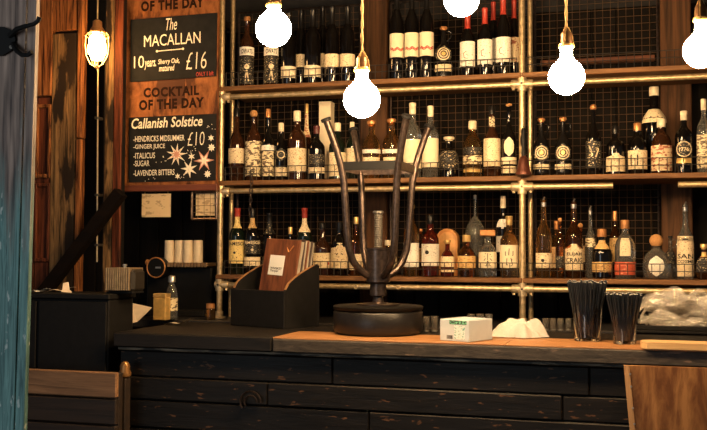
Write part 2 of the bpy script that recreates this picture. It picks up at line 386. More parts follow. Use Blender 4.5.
def bottle(x, w, top, sh, row, typ, glass, cap, labs, label, group=None, handle=False, dz=0, capz=None):
    prof, cz, cr = PROF[typ]; cz = capz or cz
    Yb = YS + .010 + row * .085; R = w / 2 * mpp(x, Yb); Yb += R
    z = SHELF[sh] + .0012 + dz; h = P(x, top, Yb).z - z; X = P(x, 150, Yb).x
    sq = 5.0 if typ in ('sq',) else 2.0
    o = empty('liquor_bottle' if typ != 'wine' else 'wine_bottle', (X, Yb, z), math.atan2(-X, Yb))
    tag(o, label, 'bottle', group)
    sy = .55 if typ == 'flask' else 1.0
    MB().lathe([(r * R, q * h) for r, q in prof], 20, sy=sy).build('glass_body', G[glass], o, True)
    # closure
    kind, col = cap; m = MB(); rr = cr * R
    if kind == 'screw': m.lathe([(rr, cz * h), (rr * 1.03, cz * h + .004), (rr * 1.03, h - .003), (rr * .9, h)], 16)
    elif kind == 'capsule': m.lathe([(rad_at(prof, cz) * R * 1.05, cz * h), (rr * .98, (cz + .04) * h), (rr * .95, h - .016), (rr * 1.04, h - .014), (rr * 1.04, h - .002), (rr * .9, h)], 16)
    elif kind == 'cork': m.lathe([(rr * .75, (cz + .05) * h), (rr * .8, (cz + .09) * h), (rr * 1.15, (cz + .095) * h), (rr * 1.2, h - .004), (rr * 1.05, h)], 16)
    elif kind == 'ball':
        rb = max(rr * 1.25, .011); c0 = h - rb
        m.lathe([(rr * .7, cz * h)] + [(rb * math.cos(a), c0 + rb * math.sin(a)) for a in [math.radians(k) for k in range(-50, 91, 20)]], 16)
    elif kind == 'pourer':
        m.lathe([(rr * .9, cz * h), (rr * .95, (cz + .05) * h), (rr * .5, (cz + .06) * h)], 12); m.tube([(0, 0, cz * h), (0, 0, h * .97), (.004, -.006, h)], .0035, 6)
    elif kind == 'square': m.cbox((-rr * 1.9, -rr * 1.2, (cz + .03) * h), (rr * 1.9, rr * 1.2, h), .003)
    m.build('cap', C[col], o, True, angle=35)
    if handle:
        m = MB(); r1 = .30 * R
        m.tube([(r1, 0, .90 * h), (r1 + .012, 0, .92 * h), (r1 + .021, 0, .88 * h), (r1 + .020, 0, .80 * h), (r1 + .010, 0, .74 * h), (r1, 0, .72 * h)], .0035, 8)
        m.build('handle', G['black'] if glass == 'black' else G['clear'], o, True)
    def surf(u, zz, off):
        r = rad_at(prof, min(max(zz / h, 0), .99)) * R; a = u / R
        return Vector((math.sin(a) * (r + off), -math.cos(a) * (r + off) * sy, zz))
    for lb in labs:
        y0, y1, lm, ang = lb[:4]; ex = lb[4:]
        Yf = Yb - R; z1 = P(x, y0, Yf).z - z; z0 = max(P(x, y1, Yf).z - z, .012); U = math.radians(ang) * R
        if z1 - z0 < .004: z1 = z0 + .012
        vs = []; nu, nz = 9, 5; shape = ex[0] if ex and ex[0] in ('oval', 'arch') else None
        for j in range(nz + 1):
            t = j / nz; ww = 1.0
            if shape == 'oval': ww = max(.12, math.sqrt(max(0, 1 - (2 * t - 1) ** 2)))
            if shape == 'arch': ww = 1.0 if t < .6 else math.sqrt(max(.05, 1 - ((t - .6) / .4) ** 2))
            for i in range(nu + 1): vs.append(surf((2 * i / nu - 1) * U * ww, z0 + (z1 - z0) * t, .0009))
        fs = [(j * (nu + 1) + i, j * (nu + 1) + i + 1, (j + 1) * (nu + 1) + i + 1, (j + 1) * (nu + 1) + i) for j in range(nz) for i in range(nu)]
        lo = MB().add(vs, fs).build('label', L[lm], o, True)
        for e in ex:
            if isinstance(e, tuple):            # ('text', str, fx0, fx1, fz0, fz1, ink)
                if e[0] == 'text':
                    _, body, a0, a1, b0, b1, ink = e; uv, tf = text_raw(body, bold=.02)
                    tv = [surf((a0 + (a1 - a0) * p - .5) * 2 * U, z0 + (z1 - z0) * (b0 + (b1 - b0) * q), .0016) for p, q in uv]
                    MB().add(tv, tf).build('lettering', ink, lo)
                elif e[0] == 'disc':
                    _, fx, fz, rd, ink = e; n = 14; cu = (fx - .5) * 2 * U; cz0 = z0 + (z1 - z0) * fz
                    tv = [surf(cu, cz0, .0016)] + [surf(cu + math.cos(k * 2 * math.pi / n) * rd, cz0 + math.sin(k * 2 * math.pi / n) * rd, .0016) for k in range(n)]
                    MB().add(tv, [(0, k + 1, (k + 1) % n + 1) for k in range(n)]).build('emblem', ink, lo)
                elif e[0] == 'ring':
                    _, fx, fz, ra, rb2, ink = e; n = 20; cu = (fx - .5) * 2 * U; cz0 = z0 + (z1 - z0) * fz
                    tv = [surf(cu + math.cos(k * 2 * math.pi / n) * q, cz0 + math.sin(k * 2 * math.pi / n) * q, .0018) for k in range(n) for q in (ra, rb2)]
                    MB().add(tv, [(2 * k, 2 * k + 1, (2 * k + 3) % (2 * n), (2 * k + 2) % (2 * n)) for k in range(n)]).build('emblem', ink, lo)
                elif e[0] == 'strokes':
                    m = MB()
                    for (a0, b0, a1, b1) in e[1]:
                        p = Vector(((a0 - .5) * 2 * U, z0 + (z1 - z0) * b0)); q = Vector(((a1 - .5) * 2 * U, z0 + (z1 - z0) * b1)); d = (q - p).normalized() * e[3]; nn = Vector((-d.y, d.x))
                        m.add([surf(*(p - nn), .0016), surf(*(q - nn), .0016), surf(*(q + nn), .0016), surf(*(p + nn), .0016)], [(0, 1, 2, 3)])
                    m.build('emblem', e[2], lo)
    return o
def squiggle(z, ink=INKR):
    pts = [(.12 + .1 * k, z + .05 * math.sin(k * 1.9)) for k in range(9)]
    return ('strokes', [(a[0], a[1], b[0], b[1]) for a, b in zip(pts, pts[1:])], ink, .0022)
KAN1 = ('strokes', [(.5, .85, .48, .55), (.36, .72, .36, .55), (.64, .74, .64, .55), (.36, .55, .64, .55), (.42, .42, .40, .12), (.4, .3, .62, .36), (.56, .44, .62, .12), (.42, .14, .6, .10)], INKD, .0016)
KAN2 = ('strokes', [(.4, .9, .62, .84), (.5, .92, .5, .5), (.36, .7, .66, .72), (.42, .6, .36, .45), (.58, .6, .68, .44), (.5, .45, .44, .1), (.5, .45, .6, .14), (.4, .3, .62, .3)], INKD, .0014)
EMB = [('disc', .5, .52, .020, L['cream']), ('ring', .5, .52, .022, .026, INKD)]
TS, MS, LS = ' on the top shelf', ' on the middle shelf', ' on the lowest shelf'
# --- top shelf
for x_, lab in ((246, 'whisky bottle with white band and dark figure label beside golden uprights' + TS), (270.5, 'whisky bottle with white band and dark figure label below a bulb' + TS)):
    bottle(x_, 14.5, 17, 'A', 0, 'std', 'brown', ('cork', 'amber'), [(46.5, 55, 'white', 75, ('text', 'OWATS', .2, .8, .2, .75, INKD)), (56, 84, 'dark', 70, ('disc', .5, .62, .012, L['cream']), ('strokes', [(.5, .5, .4, .1), (.5, .5, .6, .1)], L['cream'], .003))], lab)
bottle(288, 15, 12, 'A', 0, 'wine', 'dark', ('capsule', 'black'), [(66, 77.5, 'plainc', 80)], 'dark wine with short cream label next to a figure-label bottle' + TS)
bottle(300.5, 12, 10, 'A', 1, 'wine', 'dark', ('capsule', 'black'), [(54, 67, 'cream', 60)], 'dark wine bottle standing back between two short-label wines' + TS)
bottle(312, 16.5, 9, 'A', 0, 'wine', 'dark', ('capsule', 'black'), [(65, 76.5, 'plainc', 80)], 'dark wine bottle with low short cream label between taller-labelled wines' + TS)
bottle(322, 12, 6, 'A', 1.15, 'wine', 'dark', ('capsule', 'black'), [(53, 67, 'cream', 60)], 'dark wine bottle standing behind the pair with half-height cream labels' + TS)
for x_ in (331.5, 347):
    bottle(x_, 15, 6, 'A', 0, 'wine', 'dark', ('capsule', 'black'), [(53.5, 66.5, 'cream', 80)], 'dark wine with half-height cream label, %s the brown board than its twin' % ('farther from' if x_ < 340 else 'closer to'), 'pair of wines with half-height cream labels')
for x_ in (396.5, 411.5, 426.5):
    bottle(x_, 14.6, -12, 'A', 0, 'wine', 'dark', ('capsule', 'black'), [(33 - (x_ - 396) * .05, 57 - (x_ - 396) * .05, 'plainc', 78, squiggle(.36), squiggle(.30))], {396.5: 'wine with red squiggle label next to the brown board', 411.5: 'wine with red squiggle label between its two twins', 426.5: 'wine with red squiggle label next to the stoneware jug'}[x_] + TS, 'three wines with red squiggle labels')
def jug(x_, w, top, sh, lab, y0, y1, b0, b1):
    bottle(x_, w, top, sh, 0, 'jug', 'black', ('cork', 'amber'), [(y0, y1, 'dark', 62, 'oval', ('ring', .5, .5, .024, .029, L['cream']), ('ring', .5, .5, .014, .019, L['cream']), ('disc', .5, .5, .009, L['gold'])), (b0, b1, 'cream', 66)], lab, handle=True)
jug(443.5, 19, 27, 'A', 'black stoneware jug bottle with round emblem between two wine groups' + TS, 45, 62, 64, 71)
for x_, t_, lab in ((467.5, 14, 'first'), (485, 8, 'second'), (503.5, -4, 'third')):
    bottle(x_, 15.6, t_, 'A', 0, 'wine', 'dark', ('capsule', 'red'), [(41 - (x_ - 467) * .12, 66 - (x_ - 467) * .12, 'white', 80, ('strokes', [(.45, .6, .32, .52), (.32, .52, .34, .34), (.34, .34, .5, .3), (.5, .42, .75, .46)], INKR, .0014))], 'red-capped wine with tall white label, %s from the stoneware jug%s' % (lab, TS))
bottle(493.5, 13, 2, 'A', 1.15, 'wine', 'dark', ('capsule', 'red'), [(38, 62, 'white', 60)], 'red-capped wine standing behind the row of white-label wines' + TS)
bottle(514.3, 13, 0, 'A', 1.2, 'wine', 'dark', ('capsule', 'red'), [(37, 62, 'pict', 75)], 'red-capped wine half hidden by the middle upright' + TS)
# --- middle shelf
bottle(236.5, 15.5, 108, 'B', 0, 'tall', 'brown', ('screw', 'black'), [(148, 163, 'cream', 78)], 'brown bottle with pale banded label beside the golden upright' + MS)
bottle(253.5, 16, 110, 'B', 0, 'std', 'brown', ('ball', 'cork'), [(141, 176, 'mott', 80)], 'bottle wrapped in a mottled cream label with round stopper' + MS)
bottle(268, 13, 109, 'B', 0, 'tall', 'dark', ('screw', 'amber'), [(145, 150, 'white', 70), (151, 176, 'mott', 60)], 'slim dark bottle with white shoulder band and mottled label' + MS)
bottle(281, 12.4, 123, 'B', 0, 'dome', 'dark', ('screw', 'cream'), [(148, 161, 'dark', 70, 'oval', ('ring', .5, .5, .014, .018, L['cream'])), (167, 176, 'cream', 70)], 'small dark bottle with oval emblem and low cream band' + MS)
bottle(297, 18.8, 111, 'B', 0, 'std', 'brown', ('screw', 'cream'), [(148, 171, 'cream', 80, ('disc', .62, .55, .007, L['ochre']))], 'broad brown bottle with large cream label and tall cream cap' + MS)
bottle(306.5, 10, 104, 'B', 1.6, 'tall', 'amber', ('screw', 'gold'), [(113, 137, 'pict', 80)], 'bottle with red and cream pictured wrap standing at the back' + MS)
bottle(316.5, 17, 126, 'B', 0, 'std', 'dark', ('capsule', 'wine'), [(167, 173, 'cream', 70), (154, 164, 'dark', 60)], 'dark bottle with thin low cream band before a pale carton' + MS)
a = P(319.5, 140, YS + .22); b = P(331, 140, YS + .22)
o = empty('bottle_carton', ((a.x + b.x) / 2, YS + .24, SHELF['B'] + .0012)); tag(o, 'tall pale cream gift carton standing behind the bottles on the middle shelf', 'carton')
hh = P(325, 102, YS + .22).z - SHELF['B']; ww = (b.x - a.x) / 2
MB().cbox((-ww, -.03, 0), (ww, .03, hh - .02), .001).build('carton_body', L['plainc'], o); MB().cbox((-ww - .001, -.031, hh - .02), (ww + .001, .031, hh), .001).build('lid', L['plainc'], o)
bottle(337.5, 17, 123, 'B', 0, 'std', 'green', ('screw', 'cream'), [(152, 176, 'cream', 78)], 'green bottle with cream label seen behind the first stool leg' + MS)
bottle(352, 12, 122, 'B', .6, 'std', 'green', ('screw', 'cream'), [(148, 172, 'cream', 75)], 'slim green bottle with cream cap behind a stool leg' + MS)
for x_, t_, lab in ((371.5, 121, 'honey faceted bottle with pale band below the hanging bulb'), (391.5, 119, 'honey faceted bottle with pale band between the stool legs')):
    bottle(x_, 19, t_, 'B', 0, 'dome', 'honey', ('cork', 'amber'), [(149, 153, 'white', 75), (157, 168, 'cream', 60)], lab + MS)
bottle(412.5, 18.5, 103, 'B', 0, 'std', 'clear', ('capsule', 'cream'), [(139, 168, 'plainc', 84)], 'clear bottle with big plain cream label and tall cream capsule' + MS)
bottle(430.5, 16.5, 106, 'B', 0, 'std', 'clear', ('capsule', 'cream'), [(138, 167, 'plainc', 84)], 'clear bottle with big plain cream label by the striped squat bottle' + MS)
bottle(449, 21, 137, 'B', 0, 'squat', 'dark', ('cork', 'cream'), [(150, 168, 'dark', 70, ('strokes', [(.3, .1, .3, .9), (.5, .1, .5, .9), (.66, .1, .66, .9)], L['cream'], .004))], 'squat dark bottle with pale upright stripes' + MS)
bottle(472.5, 20, 121, 'B', 0, 'dome', 'honey', ('screw', 'cream'), [(147, 154, 'dark', 75), (155, 164, 'mott', 75), (168, 172, 'gold', 70)], 'rounded honey bottle with dark mottled label and cream neck' + MS)
bottle(492, 17.5, 106, 'B', 0, 'tall', 'brown', ('screw', 'black'), [(116, 126, 'mott', 90), (138, 166, 'cream', 82, ('disc', .7, .2, .003, INKD))], 'brown bottle with large cream label and spotted neck' + MS)
bottle(509, 15.5, 104, 'B', 0, 'tall', 'dark', ('cork', 'cork'), [(137, 156, 'plainc', 42, 'oval'), (157, 164, 'plainc', 80), (166, 173, 'cream', 75)], 'dark bottle with oval cream label, cream band and cork' + MS)
for x_, t_, lab in ((541.5, 118.5, 'black stoneware jug bottle with round emblem next to the hand bell'), (563, 117.5, 'black stoneware jug bottle with round emblem next to the dragon-label bottle')):
    jug(x_, 18.5, t_, 'B', lab + MS, 143, 162, 164, 169)
bottle(593.5, 16.5, 104, 'B', 0, 'tall', 'dark', ('ball', 'amber'), [(141, 168, 'dark', 75, ('strokes', [(.2, .2, .45, .5), (.45, .5, .3, .8), (.5, .9, .75, .7), (.75, .7, .6, .4), (.25, .1, .5, .2)], L['cream'], .003))], 'tall dark bottle with pale dragon label and beaded neck' + MS)
bottle(615.5, 20, 126, 'B', 0, 'std', 'dark', ('screw', 'black'), [(153, 173, 'cream', 80, 'arch')], 'dark bottle with arched cream label' + MS)
bottle(637.5, 20, 123, 'B', 0, 'dome', 'dark', ('screw', 'amber'), [(150, 169, 'cream', 82, ('strokes', [(.25, .2, .25, .75), (.25, .75, .5, .75), (.5, .75, .5, .2)], L['dark'], .003))], 'dark bottle with rectangular cream label below the big-shouldered bottle' + MS)
bottle(654.5, 26, 87, 'B', 1.3, 'wine', 'dark', ('screw', 'cream'), [(108, 122, 'cream', 85, ('strokes', [(.38, .4, .62, .4)], INKD, .003))], 'large dark bottle with high cream label towering at the back' + MS, capz=.9)
bottle(661.5, 22, 119, 'B', 0, 'dome', 'brown', ('screw', 'cream'), [(145, 172, 'pict', 84)], 'broad bottle with reddish pictured label before the large dark bottle' + MS)
bottle(684, 19.5, 111, 'B', 0, 'std', 'dark', ('capsule', 'cream'), [(140, 158, 'dark', 62, 'oval', ('ring', .5, .5, .028, .032, L['cream']), ('text', '1776', .26, .74, .38, .6, L['cream'])), (158, 163, 'gold', 55)], 'dark bottle with round emblem and gold band below it' + MS)
bottle(704, 15, 99, 'B', 0, 'std', 'clear', ('screw', 'cream'), [(134, 168, 'mott', 82)], 'clear bottle with tall mottled label past the round-emblem bottle' + MS)
# --- lowest shelf
bottle(238, 15.5, 208, 'C', 0, 'std', 'green', ('capsule', 'red'), [(215, 228, 'yellow', 60), (240, 263.5, 'yellow', 80, ('text', 'JAMESON', .06, .94, .72, .92, INKD), ('disc', .38, .46, .006, INKD), ('strokes', [(.3, .25, .5, .25)], INKD, .003))], 'green whiskey bottle with yellow label and red cap' + LS)
bottle(253, 15.5, 208, 'C', 0, 'std', 'dark', ('screw', 'black'), [(216, 228, 'ochre', 60), (240, 254, 'dark', 80, ('text', 'JAMESON', .06, .94, .66, .92, L['cream']), ('disc', .5, .3, .006, L['cream'])), (257, 266, 'cream', 80)], 'black-labelled whiskey bottle beside the yellow-labelled one' + LS)
bottle(270, 14, 213, 'C', .3, 'std', 'dark', ('capsule', 'black'), [(220, 234, 'dark', 80)], 'dark bottle standing behind the wooden menu' + LS)
bottle(291, 11, 227, 'C', .3, 'std', 'dark', ('screw', 'gold'), [(240, 262, 'ochre', 70)], 'bottle with short gold neck behind the wooden menu' + LS)
bottle(305, 15, 208, 'C', 0, 'std', 'green', ('capsule', 'red'), [(218, 232, 'cream', 60), (243, 270, 'cream', 80)], 'red-topped bottle with cream label rising beside the wooden menu' + LS)
bottle(322.8, 18, 223, 'C', 0, 'tall', 'brown', ('screw', 'black'), [(253, 268, 'cream', 82, ('disc', .75, .3, .006, INKR))], 'brown bottle with cream label and small red seal' + LS)
bottle(340, 17.5, 222, 'C', 0, 'dome', 'dark', ('screw', 'black'), [(243, 269, 'cream', 80, 'arch', ('strokes', [(.36, .55, .44, .6), (.56, .6, .64, .55), (.4, .35, .6, .35)], INKD, .002))], 'bottle with arched cream label bearing a face, by the stool leg' + LS)
bottle(356.5, 14, 217, 'C', 0, 'tall', 'amber', ('screw', 'gold'), [(254, 270, 'cream', 75)], 'slim amber bottle with gold neck seen between stool legs' + LS)
bottle(388.5, 17, 240, 'C', 0, 'dome', 'honey', ('screw', 'cream'), [(253, 270, 'cream', 80)], 'honey-coloured bottle behind the stool screw' + LS)
bottle(411.5, 15.5, 203, 'C', 0, 'std', 'honey', ('ball', 'gold'), [(243, 267, 'white', 82)], 'honey bottle with white label and round gold stopper' + LS)
bottle(421, 9, 229, 'C', 1.2, 'std', 'amber', ('cork', 'amber'), [(248, 262, 'ochre', 70)], 'small amber bottle with copper cork set back' + LS)
bottle(430.5, 18, 215, 'C', 0, 'std', 'red', ('screw', 'black'), [(244, 266, 'white', 80, ('disc', .36, .62, .009, INKD))], 'red spirit bottle with white label and black dot' + LS)
# arched copper canister
o = empty('arched_carton', (P(448, 250, YS + .22).x, YS + .22, SHELF['C'] + .0012)); tag(o, 'orange arched gift carton standing behind small bottles on the lowest shelf', 'carton')
hw = 11 * mpp(448, YS + .2); ht = P(448, 229, YS + .2).z - SHELF['C']; m = MB(); pts = [(-hw, 0), (hw, 0)] + [(hw * math.cos(t), ht - hw + hw * math.sin(t)) for t in [k * math.pi / 12 for k in range(13)]]
n = len(pts); m.add([(p, -.03, q) for p, q in pts] + [(p, .03, q) for p, q in pts], [tuple(range(n)), tuple(range(2 * n - 1, n - 1, -1))] + [(i, i + n, (i + 1) % n + n, (i + 1) % n) for i in range(n)])
m.build('carton_body', plain('orange_card', (.62, .27, .07), .45), o)
pin = [(p * .8, (q - ht / 2) * .86 + ht / 2) for p, q in pts]
MB().add([(p, -.0315, q) for p, q in pin] + [(p, -.03, q) for p, q in pin], [tuple(range(n)), tuple(range(2 * n - 1, n - 1, -1))] + [(i, i + n, (i + 1) % n + n, (i + 1) % n) for i in range(n)]).build('front_panel', plain('copper_card', (.72, .38, .14), .35, .4), o)
bottle(447.5, 14, 240, 'C', 0, 'squat', 'red', ('cork', 'gold'), [(256.5, 267, 'cream', 80), (269, 272, 'cream', 70)], 'small red bottle with cream label before the orange carton' + LS)
bottle(466.5, 18.5, 235, 'C', 0, 'squat', 'amber', ('screw', 'gold'), [(256, 268, 'ochre', 82)], 'small amber bottle with ochre label before the thin-necked decanter' + LS)
bottle(475, 22, 195, 'C', 1.25, 'thin', 'clear', ('screw', 'steel'), [], 'round clear decanter with very thin tall neck at the back' + LS)
bottle(487.5, 18.5, 230, 'C', 0, 'squat', 'clear', ('square', 'amber'), [(252, 268, 'kanji', 84, KAN2)], 'faceted bottle with square stopper and brushed characters on its label' + LS)
bottle(503, 15, 196, 'C', 1.2, 'std', 'dark', ('screw', 'cream'), [(219, 227, 'white', 70), (236, 252, 'white', 70)], 'tall dark bottle with white labels behind the brushed-character bottle' + LS)
bottle(509, 19, 216, 'C', 0, 'std', 'honey', ('capsule', 'gold'), [(245, 268, 'kanji', 84, KAN1)], 'honey bottle with bold brushed characters beside the middle upright' + LS)
bottle(543.5, 17, 197, 'C', 0, 'tall', 'honey', ('pourer', 'steel'), [(253, 268, 'cream', 76, ('disc', .45, .5, .007, INKD))], 'honey bottle with spade-mark label and steel pourer' + LS)
bottle(556, 13, 221, 'C', 1.15, 'std', 'honey', ('capsule', 'amber'), [(247, 268, 'cream', 70)], 'honey bottle with orange capsule standing back' + LS)
bottle(559.5, 9, 218, 'C', 0, 'std', 'amber', ('cork', 'cork'), [(256, 268, 'dark', 70)], 'narrow amber bottle with cork beside the arched text label' + LS)
bottle(573.5, 19, 199, 'C', 0, 'tall', 'amber', ('pourer', 'steel'), [(244, 270, 'cream', 84, 'arch', ('text', 'ELIJAH', .22, .82, .52, .68, INKD), ('text', 'CRAIG', .18, .86, .28, .47, INKD))], 'amber bottle with arched text label and steel pourer' + LS)
bottle(580, 11, 223, 'C', 1.2, 'std', 'amber', ('ball', 'cork'), [(246, 262, 'cream', 60)], 'amber bottle with orange stopper peeping from behind the arched label' + LS)
bottle(590, 12, 206, 'C', .8, 'tall', 'clear', ('pourer', 'steel'), [(238, 247, 'mott', 60)], 'slim clear bottle with steel pourer standing back' + LS)
bottle(601.5, 21, 229, 'C', 0, 'squat', 'dark', ('screw', 'amber'), [(240, 249, 'ochre', 60), (262, 272, 'ochre', 84)], 'squat dark bottle with two ochre bands' + LS)
bottle(614.5, 12, 211, 'C', 1.2, 'std', 'amber', ('screw', 'amber'), [(238, 262, 'ochre', 70)], 'amber bottle with copper cap standing behind the red-band bottle' + LS)
bottle(624.5, 22, 220, 'C', 0, 'dome', 'clear', ('screw', 'amber'), [(238, 256, 'cream', 30), (262, 275, 'redl', 84)], 'clear embossed bottle with a wide red band' + LS)
bottle(655.5, 30, 234, 'C', 0, 'round', 'clear', ('ball', 'cork'), [(256, 279, 'white', 34, 'oval')], 'round squat clear bottle with oval white label and cork ball' + LS)
bottle(669.5, 12, 236, 'C', 1.3, 'jug', 'clear', ('cork', 'black'), [(252, 268, 'dark', 60)], 'clear handled bottle half hidden behind the round squat one' + LS, handle=True)
bottle(684.5, 17.5, 202, 'C', 0, 'tall', 'clear', ('pourer', 'steel'), [(236, 282, 'cream', 80, ('text', 'SAN', .12, .88, .44, .56, INKD), ('text', 'COSME', .1, .9, .33, .41, INKD), ('strokes', [(.38, .92, .62, .92)], INKD, .003))], 'tall clear bottle with long cream label and black capitals' + LS)
bottle(703, 19, 244, 'C', 0, 'flask', 'amber', ('cork', 'gold'), [(258, 272, 'dark', 62, ('strokes', [(.2, .52, .8, .52), (.3, .3, .7, .3)], L['gold'], .0025)), (252, 257, 'gold', 60)], 'flat amber flask with gold-lettered dark label' + LS)
# ------------------------------------------------------------------ pendant lamps
YL = 2.88
def pendant(x, yc, rpx, ycollar, label, xt=None):
    c = P(x, yc, YL); R = rpx * mpp(x, YL); zc = P(x, ycollar, YL).z - c.z
    o = empty('pendant_lamp', c); tag(o, label, 'pendant lamp', 'globe bulbs hanging over the bar')
    rn = R * .34; prof = [(R * math.cos(a), R * math.sin(a)) for a in [math.radians(k) for k in range(-90, 58, 12)]][1:]
    prof = [(.002, -R)] + prof + [(rn * 1.25, R * .98), (rn, R * 1.15), (rn * .92, zc - .002)]
    MB().lathe(prof, 24).build('bulb', BULB, o, True, angle=80)
    MB().lathe([(rn * 1.28, zc - .004), (rn * 1.35, zc), (rn * 1.28, zc + .006)], 18).build('shade_ring', C['gold'], o, True)
    MB().lathe([(rn * .95, zc + .006), (rn * .95, zc + .036), (rn * .80, zc + .041), (rn * .55, zc + .046), (rn * .4, zc + .052), (.005, zc + .056)], 16).build('lamp_holder', plain('bronze_holder', (.16, .08, .035), .4, .6), o, True)
    for k in range(3):
        a = k * 2.09 + .4; MB().tube([(math.cos(a) * rn * 1.2, math.sin(a) * rn * 1.2, zc + .004), (math.cos(a) * rn * 1.05, math.sin(a) * rn * 1.05, zc + .03), (.006 * math.cos(a), .006 * math.sin(a), zc + .058)], .0018, 5).build('holder_claw', C['gold'], o, True)
    m = MB(); zt = 2.999 - c.z; N = 60
    for ph in (0, math.pi): m.tube([(.0022 * math.cos(k * 1.1 + ph), .0022 * math.sin(k * 1.1 + ph), zc + .052 + (zt - zc - .052) * k / N) for k in range(N + 1)], .0028, 5)
    m.build('cord', CORD, o, True)
    MB().lathe([(.045, zt - .03), (.045, zt - .004), (.04, zt - .001)], 16).build('ceiling_rose', C['amber'], o, True)
pendant(273.5, 29, 17.6, 5.5, 'glowing globe bulb over the figure-label whisky bottles')
pendant(361.8, 99.5, 18.6, 70, 'lowest hung glowing globe bulb, over the stool legs')
pendant(461.5, -1, 18.4, -29, 'highest hung glowing globe bulb, above the stoneware jug of the top shelf')
pendant(566.5, 77, 19.2, 46.5, 'glowing globe bulb before the unfilled part of the top shelf')
pendant(701, 50.5, 19.4, 20, 'glowing globe bulb over the round-emblem bottle')
# caged lamp with cord running down the wall
c = P(97, 47, 3.72); s = mpp(97, 3.72)
o = empty('caged_lamp', c); tag(o, 'small caged lamp glowing amber in front of the old planks', 'wall lamp')
MB().lathe([(.002, -13 * s), (5 * s, -12 * s), (8 * s, -6 * s), (8.4 * s, 0), (7 * s, 8 * s), (4 * s, 12 * s)], 18).build('bulb', CAGEBULB, o, True, angle=80)
MB().lathe([(7 * s, 13 * s), (7.4 * s, 14 * s), (6 * s, 17 * s), (4.5 * s, 19 * s), (4.2 * s, 24 * s), (1.2 * s, 26 * s)], 16).build('lamp_holder', C['amber'], o, True)
for k in range(6):
    a = k * math.pi / 3 + .3
    MB().tube([(math.cos(a) * r * s, math.sin(a) * r * s, z * s) for r, z in ((8, 14), (10.5, 11), (11, 2), (10, -8), (6, -16), (1, -19))], .0022, 6).build('cage_wire', C['gold'], o, True)
MB().tube([(math.cos(t) * 11 * s, math.sin(t) * 11 * s, 10 * s) for t in [k * math.pi / 10 for k in range(21)]], .0022, 6, False).build('cage_ring', C['gold'], o, True)
MB().lathe([(.001, -20.5 * s), (1.6 * s, -20 * s), (1.6 * s, -18 * s), (.001, -17.6 * s)], 10).build('cage_tip', C['gold'], o, True)
zt = 2.999 - c.z
MB().tube([(0, 0, 25 * s), (0, 0, zt)], .0035, 6).build('cord', CORD, o, True)
a = P(98, 62, 3.86); b = P(97, 262, 3.86)
MB().tube([a, b], .0035, 8).build('conduit', plain('brass_conduit', (.62, .46, .25), .4, .6), o, True, True)
MB().tube([P(97, 66, 3.72), a + Vector((0, 0, .012)), a], .004, 6).build('conduit', MATS['brass_conduit'], o, True, True)
for y_ in (118, 195, 245):
    q = P(97, y_, 3.86); MB().cbox((q.x - .009, 3.852, q.z - .006), (q.x + .009, 3.90, q.z + .006), .002).build('clip', SCREW, o, world=True)
# ------------------------------------------------------------------ chalk sign
YG = 4.03
def quad_panel(name, corners, Y, th, mat, parent):
    f = [P(x, y, Y) for x, y in corners]; vs = f + [v + Vector((0, th, 0)) for v in f]
    return MB().add(vs, [(0, 1, 2, 3), (7, 6, 5, 4), (0, 4, 5, 1), (1, 5, 6, 2), (2, 6, 7, 3), (3, 7, 4, 0)]).build(name, mat, parent, world=True)
sg = empty('chalk_menu_sign', P(170, 190, YG)); tag(sg, 'tall wooden sign holding two black chalkboards with white handwriting', 'sign')
zb, zt = P(170, 188.5, YG).z, 2.6; xa, xb = P(121.5, 100, YG).x, P(217.3, 100, YG).x
n = 3
for k in range(n):
    MB().cbox((xa + (xb - xa) * k / n + .0006, YG, zb), (xa + (xb - xa) * (k + 1) / n - .0006, YG + .022, zt), .0015).build('board', SIGNW, sg, world=True)
MB().cbox((xa - .004, YG - .004, zb - .012), (xb + .003, YG + .03, zb + .018), .003).build('bottom_rail', wood('dark_red_rail', (.08, .02, .01), (.20, .06, .03), 'x', .5, 20), sg, world=True)
for sx in (xa + .03, xb - .17):
    MB().box((sx - .012, YG + .022, zt - .05), (sx + .012, YW - .019, zt - .02)).build('wall_bracket', IRON, sg, world=True)
for sx in (xa + .03, xb - .17):
    MB().box((sx - .012, YG + .022, zb + .1), (sx + .012, YW - .019, zb + .12)).build('wall_bracket', IRON, sg, world=True)
p1 = quad_panel('chalkboard', [(130.2, 82), (215.8, 76), (216.9, 12.6), (130.6, 19.8)], YG - .008, .008, CHALK, sg)
p2 = quad_panel('chalkboard', [(128.6, 182.3), (215.2, 180.3), (215.9, 113.6), (129, 117.6)], YG - .008, .008, CHALK, sg)
T = -.075
yb, yt = YG - .0012, YG - .0095
text_px('burnt_lettering', 'OF THE DAY', (141, -1, 204, 9.5), yb, BURNT, sg, T, bold=.05, space=1.15)
text_px('burnt_lettering', 'COCKTAIL', (143.5, 86.5, 199, 96.5), yb, BURNT, sg, -.05, bold=.05, space=1.15)
text_px('burnt_lettering', 'OF THE DAY', (139, 98.5, 204, 109), yb, BURNT, sg, -.05, bold=.05, space=1.15)
text_px('chalk_lettering', 'The', (166, 18, 177, 30), yt, INK, p1, T, bold=.0, shear=.3)
text_px('chalk_lettering', 'MACALLAN', (144, 33.5, 200.5, 45), yt, INK, p1, T, bold=.0)
text_px('chalk_lettering', '10', (134, 56, 144, 68), yt, INK, p1, T, bold=-.008)
text_px('chalk_lettering', 'years.', (144.5, 60.5, 156, 69.5), yt, INK, p1, T, bold=.012, shear=.2)
text_px('chalk_lettering', 'Sherry Oak,', (158, 58.5, 179.5, 65), yt, INK, p1, T, bold=.015, shear=.2)
text_px('chalk_lettering', 'matured', (159, 64.8, 174.5, 71), yt, INK, p1, T, bold=.015, shear=.2)
text_px('chalk_lettering', '£16', (186, 52, 206.5, 69), yt, INK, p1, T, bold=-.012, shear=.1)
